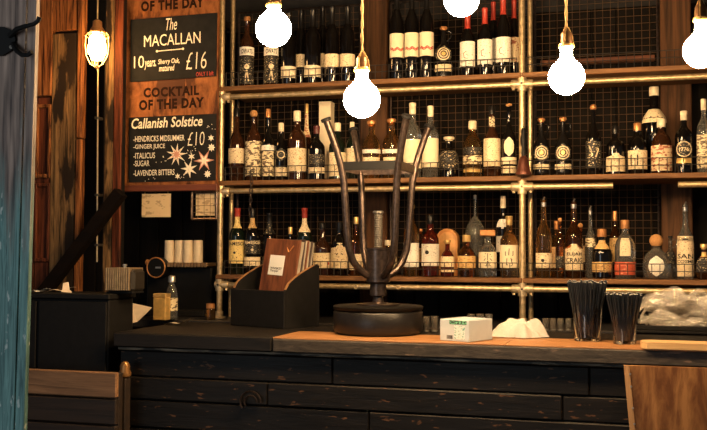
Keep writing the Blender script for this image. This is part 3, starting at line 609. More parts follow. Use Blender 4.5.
text_px('chalk_lettering', 'ONLY 1 left', (196, 71.5, 213.5, 76), yt, INKR, p1, T, bold=.012)
u = MB(); q0, q1 = P(157, 51.2, yt), P(183, 48.8, yt); dz = Vector((0, 0, .0022)); u.add([q0 - dz, q1 - dz, q1 + dz, q0 + dz], [(0, 1, 2, 3)])
for q in (q0, q1): u.add([q + Vector((math.cos(k * math.pi / 4) * .006, -.0002, math.sin(k * math.pi / 4) * .006)) for k in range(8)], [tuple(range(8))])
u.build('chalk_flourish', INK, p1, world=True)
text_px('chalk_lettering', 'Callanish Solstice', (131.5, 117, 202.5, 127.5), yt, INK, p2, -.045, bold=.018, shear=.2)
for i, (t_, w_) in enumerate((('-HENDRICKS MIDSUMMER', 51), ('-GINGER JUICE', 31.5), ('-ITALICUS', 21.5), ('-SUGAR', 16), ('-LAVENDER BITTERS', 41))):
    y0 = 135.5 + i * 8.6 - (0 if i < 3 else .8) + (.6 if i == 4 else 0); text_px('chalk_lettering', t_, (133.5, y0, 133.5 + w_, y0 + 5.8), yt, INK, p2, -.03, bold=.012)
text_px('chalk_lettering', '£10', (187.5, 132, 204.5, 145.5), yt, INK, p2, -.05, bold=-.012, shear=.1)
PINK = plain('chalk_pink', (.62, .30, .22), .8)
def star(x, y, rpx, n, inner, mat, rot=0, mid=None):
    c = P(x, y, yt); s = mpp(x, yt) * rpx
    st = MB().add([c + Vector((math.sin(rot + k * math.pi / n) * s * (1 if k % 2 == 0 else inner), 0, math.cos(rot + k * math.pi / n) * s * (1 if k % 2 == 0 else inner))) for k in range(2 * n)] + [c],
             [(2 * n, (k + 1) % (2 * n), k) for k in range(2 * n)]).build('chalk_star', mat, p2, world=True)
    if mid:
        MB().add([c + Vector((math.sin(rot + k * math.pi / n) * s * .62 * (1 if k % 2 == 0 else inner), -.0004, math.cos(rot + k * math.pi / n) * s * .62 * (1 if k % 2 == 0 else inner))) for k in range(2 * n)] + [c + Vector((0, -.0004, 0))],
             [(2 * n, (k + 1) % (2 * n), k) for k in range(2 * n)]).build('chalk_star', mid, p2, world=True)
star(176.5, 154.5, 11, 9, .34, INK, .1, PINK); star(189, 169, 9, 7, .34, INK, .3); star(204, 160.5, 11, 6, .34, PINK, .5, INK)
star(191.5, 156.5, 4, 6, .4, INK); star(211, 138, 3.4, 6, .45, INK); star(211.5, 147.5, 4, 8, .6, INK); star(207.5, 174, 3.8, 8, .6, INK); star(177.5, 176.3, 3, 6, .5, INK)
for k in range(34):
    x_, y_ = random.choice(((161, 159), (212, 127), (191, 150), (184, 176), (150, 178))); star(x_ + random.uniform(-5, 5), y_ + random.uniform(-4, 3.5), .55, 4, .6, INK)
# ------------------------------------------------------------------ notices hung below the sign
for (x0, y0, x1, y1, Yn, lab) in ((142, 194, 170.5, 217, YG + .012, 'cream printed notice hanging under the chalkboard sign'), (196, 193, 215.5, 215.5, YG + .022, 'pale notice hanging behind the small wire mesh')):
    a = P(x0, y0, Yn); b = P(x1, y1, Yn)
    o = empty('notice', (a.x, Yn, b.z)); tag(o, lab, 'notice')
    MB().box((a.x, Yn, b.z), (b.x, Yn + .002, a.z)).build('sheet', printed('notice_paper', (.72, .55, .32), (.45, .32, .18), .55, 35), o, world=True)
    for X in (a.x + .015, b.x - .015): MB().tube([(X, Yn + .001, a.z - .002), (X, Yn + .001, zb - .0125)], .001, 5).build('string', CORD, o, world=True)
Yn = YG + .008
mesh_panel(P(192, 200, Yn).x, P(216.5, 200, Yn).x, P(205, 219, Yn).z, zb - .0185, 'small wire mesh square hanging under the chalkboard sign', .028, Yn)
# ------------------------------------------------------------------ upturned bar stool
c = PZ(378, 333.5, ZC); s = mpp(378, c.y)
st = empty('bar_stool', c + Vector((0, 0, .001))); tag(st, 'dark iron bar stool standing upside down on the bar, legs in the air', 'bar stool')
def zz(y): return P(378, y, c.y).z - c.z
Rs = 45 * s
MB().lathe([(Rs * .90, 0), (Rs * .97, .006), (Rs, .018), (Rs, zz(312)), (Rs * .97, zz(310.5)), (Rs * .93, zz(310))], 40).build('seat_cushion', SEATM, st, True, angle=50)
MB().lathe([(Rs * .95, zz(310.3)), (Rs * 1.0, zz(309)), (Rs * 1.01, zz(306.5)), (Rs * .98, zz(305.5)), (Rs * .4, zz(305)), (.02, zz(304.5))], 40).build('seat_rim', BLACKG, st, True, angle=50)
MB().lathe([(22 * s, zz(305)), (22 * s, zz(304)), (6 * s, zz(302.5)), (5 * s, zz(297)), (8.5 * s, zz(295.5)), (8.5 * s, zz(284)), (12 * s, zz(282)), (12 * s, zz(250.5)), (13 * s, zz(250)), (13 * s, zz(248.5)), (4 * s, zz(248))], 24).build('hub', IRON, st, True)
pr = []; yy = 249; k = 0
while yy > 214: pr += [(4.6 * s, zz(yy)), (3.7 * s, zz(yy - .9))]; yy -= 1.8
MB().lathe(pr + [(5.5 * s, zz(213.5)), (5.5 * s, zz(211.5)), (4 * s, zz(211))], 14).build('threaded_screw', plain('steel_thread', (.35, .33, .30), .35, .8), st, True, angle=20)
LEG = [(8, 277), (14, 274.5), (21, 270), (28, 262), (32.5, 250), (34.5, 238), (36, 220), (37.5, 200), (39, 182), (42, 168), (47, 152), (53, 137), (58.5, 124)]
LEGA = [206, 296, 26, 116]
for a in LEGA:
    ca, sa = math.cos(math.radians(a) + YAW), math.sin(math.radians(a) + YAW)
    lg = MB().tube([(r * s * ca, r * s * sa, zz(y)) for r, y in LEG], [3.7 * s] * 3 + [3.6 * s] * 5 + [3.5 * s] * 5, 10).build('leg', IRON, st, True)
    e = Vector((58.5 * s * ca, 58.5 * s * sa, zz(124))); d = Vector((5.5 * s * ca, 5.5 * s * sa, zz(124) - zz(137))).normalized()
    MB().tube([e - d * .006, e - d * .003, e + d * .006, e + d * .008], [4.4 * s, 5.2 * s, 5.2 * s, 4.2 * s], 12).build('rubber_foot', BLACK, lg, True)
for i in range(4):
    a, b = [Vector((41 * s * math.cos(math.radians(q) + YAW), 41 * s * math.sin(math.radians(q) + YAW), 0)) for q in (LEGA[i], LEGA[(i + 1) % 4])]
    d = (b - a).normalized(); nn = Vector((d.y, -d.x, 0)) * .004; z0, z1 = zz(172.5), zz(164)
    vs = [p + o_ + Vector((0, 0, z)) for p in (a, b) for o_ in (-nn, nn) for z in (z0, z1)]
    MB().add(vs, [(0, 1, 3, 2), (4, 6, 7, 5), (0, 4, 5, 1), (2, 3, 7, 6), (1, 5, 7, 3), (0, 2, 6, 4)]).build('foot_bar', BLACKG if i == 0 else IRON, st)
# ------------------------------------------------------------------ hand bell hanging at the middle upright
q = P(523.5, 175, YS - .06)
o = empty('hand_bell', q); tag(o, 'dark copper hand bell with turned handle hanging on the middle upright', 'bell')
s = mpp(523, YS - .06); z_ = lambda y: P(523.5, y, YS - .06).z - q.z
MB().lathe([(8.4 * s, z_(175)), (8.6 * s, z_(174)), (7.4 * s, z_(171)), (6 * s, z_(165)), (5 * s, z_(160)), (3.4 * s, z_(157)), (1.5 * s, z_(155.5))], 20).build('bell', plain('dark_copper', (.10, .03, .018), .35, .5), o, True)
MB().lathe([(2.2 * s, z_(156)), (2.6 * s, z_(153)), (2.2 * s, z_(148)), (3.3 * s, z_(142)), (3.4 * s, z_(138)), (2.2 * s, z_(134.5)), (2.8 * s, z_(131)), (2 * s, z_(128.5)), (.5 * s, z_(128))], 14).build('handle', BLACKG, o, True)
MB().tube([(0, 0, z_(129)), (0, .01, z_(126)), (0, .045, z_(126)), (0, .06 - PR, z_(129))], .002, 6).build('hook', IRON, o, True)
# ------------------------------------------------------------------ wooden menu in its black holder
YH = 3.58; hR = math.radians(-24); q = PZ(284, 300, ZC); q = P(284, 300, YH); HW = .31; HD = .21; zf = P(270, 290.5, YH + .05).z - ZC
hb = empty('menu_holder', (q.x, YH, ZC + .001), hR); tag(hb, 'black box with swooping sides holding wooden menus', 'menu holder')
MB().cbox((-HW, 0, 0), (0, .012, zf), .002).build('front_panel', BLACK, hb)
MB().cbox((-HW + .013, .012, 0), (-.013, HD - .012, .012), .002).build('base_panel', BLACK, hb)
MB().cbox((-HW, HD - .012, 0), (0, HD, zf + .10), .002).build('back_panel', BLACK, hb)
def swoop(X):
    pts = [(.012, 0), (HD - .012, 0), (HD - .012, zf + .105)] + [(HD - .012 - (HD - .024) * k / 10, zf + .002 + .103 * (1 - (k / 10)) ** .6) for k in range(1, 11)]
    n = len(pts); m = MB(); m.add([(X, a, b) for a, b in pts] + [(X + .013, a, b) for a, b in pts], [tuple(range(n))[::-1], tuple(range(n, 2 * n))] + [(i, (i + 1) % n, (i + 1) % n + n, i + n) for i in range(n)])
    m.build('side_panel', BLACK, hb)
    ed = MB(); e2 = pts[3:]; k = len(e2)
    ed.add([(X, a, b) for a, b in e2] + [(X + .013, a, b) for a, b in e2] + [(X, a, b + .002) for a, b in e2] + [(X + .013, a, b + .002) for a, b in e2], [(2 * k + i, 3 * k + i, 3 * k + i + 1, 2 * k + i + 1) for i in range(k - 1)] + [(i, 2 * k + i, 2 * k + i + 1, i + 1) for i in range(k - 1)] + [(k + i, k + i + 1, 3 * k + i + 1, 3 * k + i) for i in range(k - 1)])
    ed.build('lit_edge', plain('lit_edge_tone', (.30, .15, .06), .6), hb)  # brown strip paints the light caught along the curved edge
swoop(-HW); swoop(-.013)
RotH = Matrix.Rotation(hR, 3, 'Z')
def menu(lx0, lx1, ly, h, name, mat, label, th, white=True):
    w = lx1 - lx0; loc = Vector(hb.location) + RotH @ Vector(((lx0 + lx1) / 2, ly, .0205))
    o = empty(name, loc); tag(o, label, 'menu'); o.rotation_mode = 'XYZ'
    o.rotation_euler = (Matrix.Rotation(hR, 3, 'Z') @ Matrix.Rotation(math.radians(-9), 3, 'X') @ Matrix.Rotation(math.radians(3 if white else 1), 3, 'Y')).to_euler()
    z0 = .006
    MB().cbox((-w / 2, 0, z0), (w / 2, th * .35, h), .002).build('cover', mat, o)
    MB().box((-w / 2 + .004, th * .35, z0 + .004), (w / 2 - .004, th, h - .004)).build('pages', plain('page_edges', (.40, .36, .30), .8), o)
    if white:
        l0, l1 = -w * .30, w * .13; za, zb_ = h * .30, h * .62
        za = h - .150; zb_ = h - .068
        lb = MB().box((l0, -.0012, za), (l1, 0, zb_)).build('label', plain('white_card', (.84, .84, .80), .6, var=.03), o)
        for body, a0, a1, b0, b1, sh in (('WHISKEY', .12, .92, .28, .40, 0), ('Temper', .14, .72, .13, .27, .2)):
            uv, fs = text_raw(body, bold=.02, shear=sh)
            MB().add([(l0 + (l1 - l0) * (a0 + (a1 - a0) * p), -.0018, za + (zb_ - za) * (b0 + (b1 - b0) * q)) for p, q in uv], fs).build('lettering', INKD, lb)
        MB().tube([(w * .16, -.001, h * .90), (w * .22, -.001, h * .85), (w * .34, -.001, h * .93)], .0022, 5).build('brand_mark', plain('scorched_mark', (.55, .22, .07), .6), o)
    return o
MENUW = wood('menu_cover_wood', (.06, .016, .008), (.27, .095, .038), 'z', .4, 40)
HM = P(280, 243.3, YH + .12).z - ZC
menu(-.222, -.026, .05, HM, 'wooden_menu', MENUW, 'reddish wooden menu cover with a white card, leaning in the black holder', .028)
for k in range(3):
    menu(-.19 + k * .003, -.018, .081 + k * .022, HM - .004 * k, 'spare_menu', plain('dark_cover', (.05, .03, .025), .5) if k % 2 == 0 else MENUW, ['dark spare menu directly behind the white-card menu', 'reddish spare menu between two dark ones', 'dark spare menu farthest behind the white-card menu'][k], .019, False)
# ------------------------------------------------------------------ white carton
a = PZ(440, 340.4, ZC); b = PZ(469, 342.6, ZC); s = mpp(455, a.y); zt = P(440, 319.5, a.y).z - ZC
d = Vector((b.x - a.x, b.y - a.y, 0)); wl = d.length; ang = math.atan2(d.y, d.x)
o = empty('glove_carton', a + Vector((0, 0, .001)), ang); tag(o, 'white printed cardboard carton standing beside the stool seat', 'carton')
DP = .15; CARD = plain('white_carton', (.58, .66, .72), .5, var=.03)
MB().cbox((0, 0, 0), (wl, DP, zt), .0012).build('carton_body', CARD, o)
MB().box((.002, .002, zt), (wl - .002, DP * .48, zt + .0015)).build('flap', CARD, o); MB().box((.002, DP * .5, zt), (wl - .002, DP - .002, zt + .0015)).build('flap', CARD, o)
MB().box((wl * .33, -.0008, zt * .80), (wl * .92, 0, zt * .985)).build('printed_band', printed('green_band', (.03, .05, .04), (.20, .62, .38), .5, 160), o)
MB().box((wl * .50, -.0008, zt * .1), (wl * .86, 0, zt * .76)).build('printed_pattern', printed('teal_print', (.80, .87, .86), (.10, .42, .40), .57, 130), o)
bc_ = MB()
for k in range(11): bc_.box((wl * .24 + k * .0024, -.0008, zt * .10), (wl * .24 + k * .0024 + random.choice((.0008, .0015)), 0, zt * .27))
bc_.build('barcode', INKD, o)
# ------------------------------------------------------------------ crumpled cloth
q = PZ(517, 337.5, ZC); s = mpp(517, q.y); n = 36
o = MB(); vs = []; rnd = random.Random(3)
ridg = [(rnd.uniform(0, 3.14), rnd.uniform(2.0, 7.5), rnd.uniform(0, 6.28), rnd.uniform(.4, 1)) for _ in range(5)]
for j in range(n + 1):
    for i in range(n + 1):
        u, v = 2 * i / n - 1, 2 * j / n - 1; rr = math.sqrt(u * u + v * v)
        e = 1 / max(1, max(abs(u), abs(v)) ** .0); ex = 1 + .12 * math.sin(5 * math.atan2(v, u) + 1) + .07 * math.sin(9 * math.atan2(v, u))
        X, Yv = u * math.sqrt(1 - v * v / 2) * 28 * s * ex, v * math.sqrt(1 - u * u / 2) * .062 * ex
        R2 = min(1, math.hypot(u * math.sqrt(1 - v * v / 2), v * math.sqrt(1 - u * u / 2)))
        prof = max(0, 1 - R2 ** 2.2)
        f = sum(w * abs(math.sin(k * (u * math.cos(t) + v * math.sin(t)) + p)) for t, k, p, w in ridg) / sum(w for *_, w in ridg)
        bl = 0
        for (bu, bv, bh, br) in ((-.55, -.1, .042, .40), (-.15, .05, .050, .42), (.2, .1, .056, .42), (.6, 0, .046, .32), (.05, -.5, .040, .45), (-.4, -.5, .026, .4), (.5, -.5, .022, .35)):
            bl = max(bl, bh * math.exp(-(((u - bu) ** 2 + (v - bv) ** 2) / br ** 2) ** 1.3)) * .5 + .5 * math.sqrt(bl ** 2 + (bh * math.exp(-((u - bu) ** 2 + (v - bv) ** 2) / br ** 2)) ** 2)
        z = bl * (.62 + .72 * f) * min(1, prof * 4) + .002 + .008 * f * min(1, prof * 5)
        vs.append((X, Yv, z))
o.add(vs, [(j * (n + 1) + i, j * (n + 1) + i + 1, (j + 1) * (n + 1) + i + 1, (j + 1) * (n + 1) + i) for j in range(n) for i in range(n)])
cl = o.build('bar_cloth', plain('white_cotton', (.56, .53, .50), .9, var=.06, bump=.2, scale=150), None, True, loc=q + Vector((0, .02, .001)), angle=180)
cl.data.polygons.foreach_set('use_smooth', [True] * len(cl.data.polygons)); tag(cl, 'crumpled white cotton bar cloth lying beside the printed carton', 'cloth')
# ------------------------------------------------------------------ tumblers of black straws
GLASS = plain('tumbler_glass', (.95, .95, .93), .02, 0, trans=1.0, var=.01)
STRAW = plain('black_straw', (.012, .014, .018), .3, 0, coat=.2); TIP = plain('pale_straw_rim', (.75, .76, .74), .4)
def straws(x, ybot, wpx, ygl, ytop, spread, label, n=70):
    c = PZ(x, ybot - 2.5, ZC); s = mpp(x, c.y); h = P(x, ygl, c.y).z - ZC; R = wpx / 2 * s; ht = P(x, ytop, c.y).z - ZC
    o = empty('straw_tumbler', c + Vector((0, 0, .001))); tag(o, label, 'tumbler', 'tumblers of black straws on the bar')
    MB().lathe([(R * .86, 0), (R * .90, .003), (R, h), (R - .0025, h), (R * .90 - .003, .012), (.003, .011)], 24).build('glass', GLASS, o, True)
    rnd = random.Random(int(x))
    for k in range(n):
        fx = 2 * ((k * .618034) % 1) - 1; fy = 2 * ((k + .5) / n) - 1; lim = math.sqrt(max(0, 1 - fx * fx)); fy *= lim
        b0 = Vector((fx * R * .60, fy * R * .60, .014)); top = Vector((fx * spread * s, fy * R * 1.3, ht * (1 - .05 * rnd.random())))
        t = MB().tube([b0, top], .0033, 6).build('straw', STRAW, o, True)
        MB().tube([top - (top - b0).normalized() * .002, top + (top - b0).normalized() * .0006], .0032, 6).build('straw_rim', TIP, t)
straws(587.5, 343.5, 31, 305, 280, 20.5, 'clear tumbler with a tall fan of black straws beside the white cloth')
straws(624.5, 346.5, 26.5, 314.5, 292.5, 19, 'smaller clear tumbler of black straws beside the wooden board')
# ------------------------------------------------------------------ small glasses at the back of the bar
GL2 = plain('small_glass', (.92, .88, .80), .03, 0, trans=.95, var=.02)
def shot(x, ybot, ytop, w, lab, grp='small glasses along the back of the bar'):
    c = PZ(x, ybot, ZC); s = mpp(x, c.y); h = P(x, ytop, c.y).z - ZC; R = w / 2 * s
    o = empty('shot_glass', c + Vector((0, 0, .001))); tag(o, lab, 'glass', grp)
    MB().lathe([(R * .72, 0), (R * .76, .002), (R, h), (R - .002, h), (R * .7, .010), (.002, .009)], 14).build('glass', GL2, o, True)
    MB().lathe([(R * .76, .003), (R * .80, .0035), (R * .82, .009), (R * .78, .0095)], 14).build('foot_ring', C['steel'], o, True)
    MB().tube([(math.cos(t) * (R - .001), math.sin(t) * (R - .001), h) for t in [k * math.pi / 8 for k in range(17)]], .0012, 5, False).build('rim', GL2, o, True)
for x_ in (426, 434.5): shot(x_, 332.5, 317, 8, 'small shot glass between the stool seat and the white carton', 'glasses between stool and carton')
for x_ in (545.5, 553, 560.5, 568.5): shot(x_, 331.5, 319, 7, 'small shot glass between the white cloth and the straw tumblers', 'glasses between cloth and straws')
for x_ in (471, 480, 489): shot(x_, 329.5, 314.5, 8, 'small shot glass behind the white carton', 'glasses behind the white carton')
# ------------------------------------------------------------------ plastic bundle, tray and wooden board
q0, q1 = PZ(642, 336, ZC), PZ(730, 340, ZC); yT = PZ(660, 334, ZC).y
tr = empty('serving_tray', ((q0.x + q1.x) / 2, yT, ZC + .001)); tag(tr, 'black tray lying under the bundle of clear plastic', 'tray')
hw = (q1.x - q0.x) / 2 + .03; zt_ = P(660, 326, yT).z - ZC
MB().cbox((-hw, 0, 0), (hw, .26, .012), .003).build('tray_base', BLACK, tr)
for lo, hi in (((-hw, 0, .012), (hw, .012, zt_)), ((-hw, .248, .012), (hw, .26, zt_)), ((-hw, .012, .012), (-hw + .012, .248, zt_)), ((hw - .012, .012, .012), (hw, .248, zt_))): MB().cbox(lo, hi, .003).build('tray_rim', BLACK, tr)
PLAST, nt, b_ = nodes('crinkled_plastic_film')
b_.inputs['Base Color'].default_value = (.9, .86, .78, 1); b_.inputs['Roughness'].default_value = .10; b_.inputs['Specular IOR Level'].default_value = 1.0
gl = nt.nodes.new('ShaderNodeBsdfGlossy'); gl.inputs['Roughness'].default_value = .24; gl.inputs['Color'].default_value = (1, .97, .92, 1)
tp = nt.nodes.new('ShaderNodeBsdfTransparent'); tp.inputs['Color'].default_value = (.9, .88, .84, 1)
no = nt.nodes.new('ShaderNodeTexNoise'); no.inputs['Scale'].default_value = 30; no.inputs['Detail'].default_value = 4; no.inputs['Distortion'].default_value = 2
mp = nt.nodes.new('ShaderNodeMapping'); mp.inputs['Scale'].default_value = (.3, 1, 1.6); g_ = nt.nodes.new('ShaderNodeNewGeometry'); nt.links.new(g_.outputs['Position'], mp.inputs[0]); nt.links.new(mp.outputs[0], no.inputs['Vector'])
bm_ = nt.nodes.new('ShaderNodeBump'); bm_.inputs['Distance'].default_value = .02; bm_.inputs['Strength'].default_value = .9; nt.links.new(no.outputs[0], bm_.inputs['Height']); nt.links.new(bm_.outputs[0], gl.inputs['Normal'])
m1 = nt.nodes.new('ShaderNodeMixShader'); m1.inputs[0].default_value = .32; nt.links.new(gl.outputs[0], m1.inputs[1]); nt.links.new(b_.outputs[0], m1.inputs[2])
m2 = nt.nodes.new('ShaderNodeMixShader'); m2.inputs[0].default_value = .5; nt.links.new(tp.outputs[0], m2.inputs[1]); nt.links.new(m1.outputs[0], m2.inputs[2])
nt.links.new(m2.outputs[0], nt.nodes['Material Output'].inputs['Surface'])
pb = empty('plastic_bundle', Vector(tr.location) + Vector((0, 0, .0145))); tag(pb, 'crumpled bundle of shiny clear plastic film heaped on the tray', 'plastic film')
rnd = random.Random(11)
for q in range(20):
    N, K = 46, 5; vs = []; y0 = .03 + .2 * rnd.random(); zc = (.014 + .112 * (q / 19)) if q > 2 else .006; wd = rnd.uniform(.03, .06); ph = [rnd.uniform(0, 6.28) for _ in range(6)]; x0, x1 = -hw + rnd.uniform(.014, .09), hw - rnd.uniform(.014, .06)
    for i in range(N + 1):
        t = i / N
        for k in range(K):
            v = k / (K - 1) - .5
            zz_ = zc * (1 - .45 * abs(2 * t - 1) ** 3) + .016 * math.sin(7 * t + ph[0]) + .010 * math.sin(15 * t + ph[1] + 2 * v) + .009 * math.sin(9 * v + ph[2] + 5 * t) + wd * v * math.sin(ph[3] + 3 * t) + rnd.uniform(-.0018, .0018)
            yy_ = y0 + wd * v * math.cos(ph[3] + 3 * t) + .018 * math.sin(5 * t + ph[4])
            vs.append((x0 + (x1 - x0) * t, min(max(yy_, .016), .244), max(zz_, .0005 + .0004 * q)))
    MB().add(vs, [(i * K + k, i * K + k + 1, (i + 1) * K + k + 1, (i + 1) * K + k) for i in range(N) for k in range(K - 1)]).build('film_fold', PLAST, pb, False)
WB = wood('pale_board_wood', (.55, .32, .13), (.80, .55, .28), 'x', .5, 30)
a = PZ(640.5, 348.6, ZC); b = PZ(730, 351.5, ZC); yc = (a.y + .05)
bd = empty('serving_board', ((a.x + b.x) / 2, a.y, ZC + .001)); tag(bd, 'pale wooden serving board lying at the bar edge before the tray', 'board')
hw2 = (b.x - a.x) / 2; th = (348.6 - 341.5) * mpp(660, a.y)
bd.location.y = a.y - .012
pts = [(-hw2 + .02, 0), (hw2, 0), (hw2, .10), (-hw2 + .03, .10), (-hw2 + .006, .085), (-hw2, .05), (-hw2 + .005, .015)]; n = len(pts)
MB().add([(x, y, 0) for x, y in pts] + [(x, y, th) for x, y in pts], [tuple(range(n))[::-1], tuple(range(n, 2 * n))] + [(i, (i + 1) % n, (i + 1) % n + n, i + n) for i in range(n)]).build('board_body', WB, bd)
MB().cbox((hw2 - .002, .03, .003), (hw2 + .10, .07, th - .003), .004).build('board_handle', WB, bd)
# ------------------------------------------------------------------ plywood sheet leaning on the bar front
YP = YB - .03
a, b = P(627.5, 365.5, YP), P(633.5, 430, YP); PLY = wood('plywood_face', (.15, .055, .016), (.40, .19, .065), 'z', .5, 13, stretch=.16, contrast=(.42, .58))
pw = empty('plywood_sheet', (a.x, YP, 0)); tag(pw, 'orange-brown plywood sheet with nailed edge against the bar front', 'plywood sheet')
sl = (b.x - a.x) / (a.z - b.z); zl = .02
vs = []
for Yv in (YP, YP + .018):
    vs += [(a.x, Yv, a.z), (XR - .2, Yv, a.z + .0), (XR - .2, Yv, zl), (a.x + sl * (a.z - zl), Yv, zl)]
MB().add(vs, [(0, 3, 2, 1), (4, 5, 6, 7), (0, 4, 7, 3), (1, 2, 6, 5), (0, 1, 5, 4), (3, 7, 6, 2)]).build('panel', PLY, pw, world=True)
vs = []
for Yv in (YP - .006, YP + .018):
    vs += [(a.x - .012, Yv, a.z), (a.x + .006, Yv, a.z), (a.x + .006 + sl * (a.z - zl), Yv, zl), (a.x - .012 + sl * (a.z - zl), Yv, zl)]
MB().add(vs, [(0, 3, 2, 1), (4, 5, 6, 7), (0, 4, 7, 3), (1, 2, 6, 5), (0, 1, 5, 4), (3, 7, 6, 2)]).build('edge_strip', wood('pale_edge', (.35, .17, .07), (.58, .34, .16), 'z', .5, 40), pw, world=True)
for y_ in (374, 386.5, 408, 424):
    q = P(631.5 + (y_ - 365) * .085 - 2.2, y_, YP - .006); MB().tube([q + Vector((0, -.002, 0)), q + Vector((0, .001, 0))], .0035, 8).build('nail_head', C['steel'], pw, False, True)
# ------------------------------------------------------------------ painted post with coat hook
YPo = 1.75
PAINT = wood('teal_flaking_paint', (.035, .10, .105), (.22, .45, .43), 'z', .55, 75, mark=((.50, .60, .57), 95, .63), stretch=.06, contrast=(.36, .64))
PAINT2 = wood('grey_wood_grain', (.07, .05, .05), (.34, .24, .22), 'z', .7, 34, mark=((.62, .47, .36), 30, .64), stretch=.06)
def mix_height(name, A, B, z0, z1):       # blends the lower teal into a brown grain colour by height
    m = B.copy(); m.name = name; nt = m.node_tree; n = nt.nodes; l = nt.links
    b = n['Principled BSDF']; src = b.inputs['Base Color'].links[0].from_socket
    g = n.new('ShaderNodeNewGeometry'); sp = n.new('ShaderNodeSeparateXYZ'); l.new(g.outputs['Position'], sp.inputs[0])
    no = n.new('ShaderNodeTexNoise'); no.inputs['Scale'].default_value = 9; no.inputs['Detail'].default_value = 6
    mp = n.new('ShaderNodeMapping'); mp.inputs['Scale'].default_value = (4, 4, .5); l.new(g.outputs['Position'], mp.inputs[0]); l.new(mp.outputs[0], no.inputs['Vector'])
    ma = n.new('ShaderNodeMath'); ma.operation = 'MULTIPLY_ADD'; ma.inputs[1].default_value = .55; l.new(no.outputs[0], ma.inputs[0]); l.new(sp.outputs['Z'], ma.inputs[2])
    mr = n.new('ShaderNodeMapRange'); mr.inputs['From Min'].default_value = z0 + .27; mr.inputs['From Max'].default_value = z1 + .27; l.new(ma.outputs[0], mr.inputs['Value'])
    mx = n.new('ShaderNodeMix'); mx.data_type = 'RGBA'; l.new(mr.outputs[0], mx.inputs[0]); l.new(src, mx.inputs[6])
    # brown grain colour for the upper part
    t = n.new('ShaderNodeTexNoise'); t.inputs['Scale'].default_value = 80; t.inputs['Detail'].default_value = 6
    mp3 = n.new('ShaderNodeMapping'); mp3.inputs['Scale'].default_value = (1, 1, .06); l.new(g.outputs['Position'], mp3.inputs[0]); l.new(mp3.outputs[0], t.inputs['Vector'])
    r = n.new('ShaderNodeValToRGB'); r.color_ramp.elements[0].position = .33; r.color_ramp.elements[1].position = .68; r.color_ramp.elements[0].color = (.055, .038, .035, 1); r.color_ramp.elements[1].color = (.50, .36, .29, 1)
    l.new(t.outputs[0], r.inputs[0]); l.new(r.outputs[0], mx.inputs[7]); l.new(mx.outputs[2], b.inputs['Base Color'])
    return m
POSTM = mix_height('teal_brown_post', PAINT2, PAINT, 1.42, 1.62)
p0 = P(35.5, 0, YPo); p1 = P(22.5, 430, YPo); k = (p0.x - p1.x) / (p0.z - p1.z)
po = empty('painted_post', (p1.x - .1, YPo, 0)); tag(po, 'old timber post with flaking teal paint and an iron coat hook', 'post')
def slanted(x0, x1, mat, dy, nm='timber'):
    vs = []
    for Yv in (YPo + dy, YPo + .016):
        for zv in (0, 2.98):
            e = p1.x + k * (zv - p1.z); vs += [(e + x0, Yv, zv), (e + x1, Yv, zv)]
    MB().add(vs, [(0, 1, 3, 2), (4, 6, 7, 5), (0, 4, 5, 1), (2, 3, 7, 6), (0, 2, 6, 4), (1, 5, 7, 3)]).build(nm, mat, po, world=True)
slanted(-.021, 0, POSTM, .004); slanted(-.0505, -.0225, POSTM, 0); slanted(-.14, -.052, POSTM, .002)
# coat hook
hk = MB(); H = lambda x, y, d=.0: P(x, y, YPo - d)
plate = MB(); c1 = H(8, 40); 
pl = MB(); pts = [H(-6, 27, .001), H(6, 27.5, .001), H(15, 32, .001), H(17, 40, .001), H(14, 50, .001), H(4, 56, .001), H(-6, 56, .001)]; n = len(pts)
hook = empty('coat_hook', H(8, 56)); tag(hook, 'black iron double coat hook screwed to the old teal post', 'coat hook')
pl.add([p + Vector((0, -.006, 0)) for p in pts] + pts, [tuple(range(n))[::-1], tuple(range(n, 2 * n))] + [(i, (i + 1) % n, (i + 1) % n + n, i + n) for i in range(n)]); pl.build('back_plate', BLACK, hook, world=True)
MB().tube([H(10, 36, .006), H(17, 29, .02), H(26, 26, .03), H(34, 24, .035), H(38, 21, .036), H(39.5, 17, .036)], [.006, .0055, .005, .0045, .0045, .005], 8).build('upper_arm', BLACK, hook, True, True)
MB().tube([H(13, 44, .006), H(17, 51, .02), H(22, 55, .03), H(28, 55, .035), H(32, 52, .036)], [.006, .0055, .005, .0045, .0055], 8).build('lower_arm', BLACK, hook, True, True)
MB().tube([H(11, 47, .009), H(11, 47, .005)], .004, 8).build('screw', C['steel'], hook, True, True)
# ------------------------------------------------------------------ old plank wall left of the sign
YK = 3.90
wl_ = MB().box((P(10, 100, YK + .02).x, YK + .02, 0), (P(81, 100, YK + .02).x, YK + .06, 2.98)).build('wall_left', BLACK); tag(wl_, kind='structure')
OR = wood('orange_old_plank', (.035, .010, .004), (.40, .15, .045), 'z', .65, 60, spec=.15, contrast=(.38, .66)); OC = wood('ochre_old_plank', (.020, .013, .007), (.30, .17, .07), 'z', .65, 60, mark=((.022, .014, .009), 12, .54), spec=.15, contrast=(.36, .66))
RB = wood('red_brown_panel', (.020, .006, .003), (.17, .045, .018), 'z', .6, 50, spec=.15, contrast=(.36, .66))
def plank(x0, x1, y0, y1, mat, d=0.0, parent=wl_, Yk=YK, th=.02, nm='plank'):
    xm = (x0 + x1) / 2; a, b = P(x0, 150, Yk - d).x, P(x1, 150, Yk - d).x
    z1 = 2.95 if y0 is None else P(xm, y0, Yk - d).z; z0 = .02 if y1 is None else P(xm, y1, Yk - d).z
    return MB().cbox((a, Yk - d, z0), (b, Yk + th, z1), .004).build(nm, mat, parent)
plank(12, 35.5, None, None, RB); plank(36, 50, None, 96, OR, .012); plank(36, 50, 97, None, RB, .0)
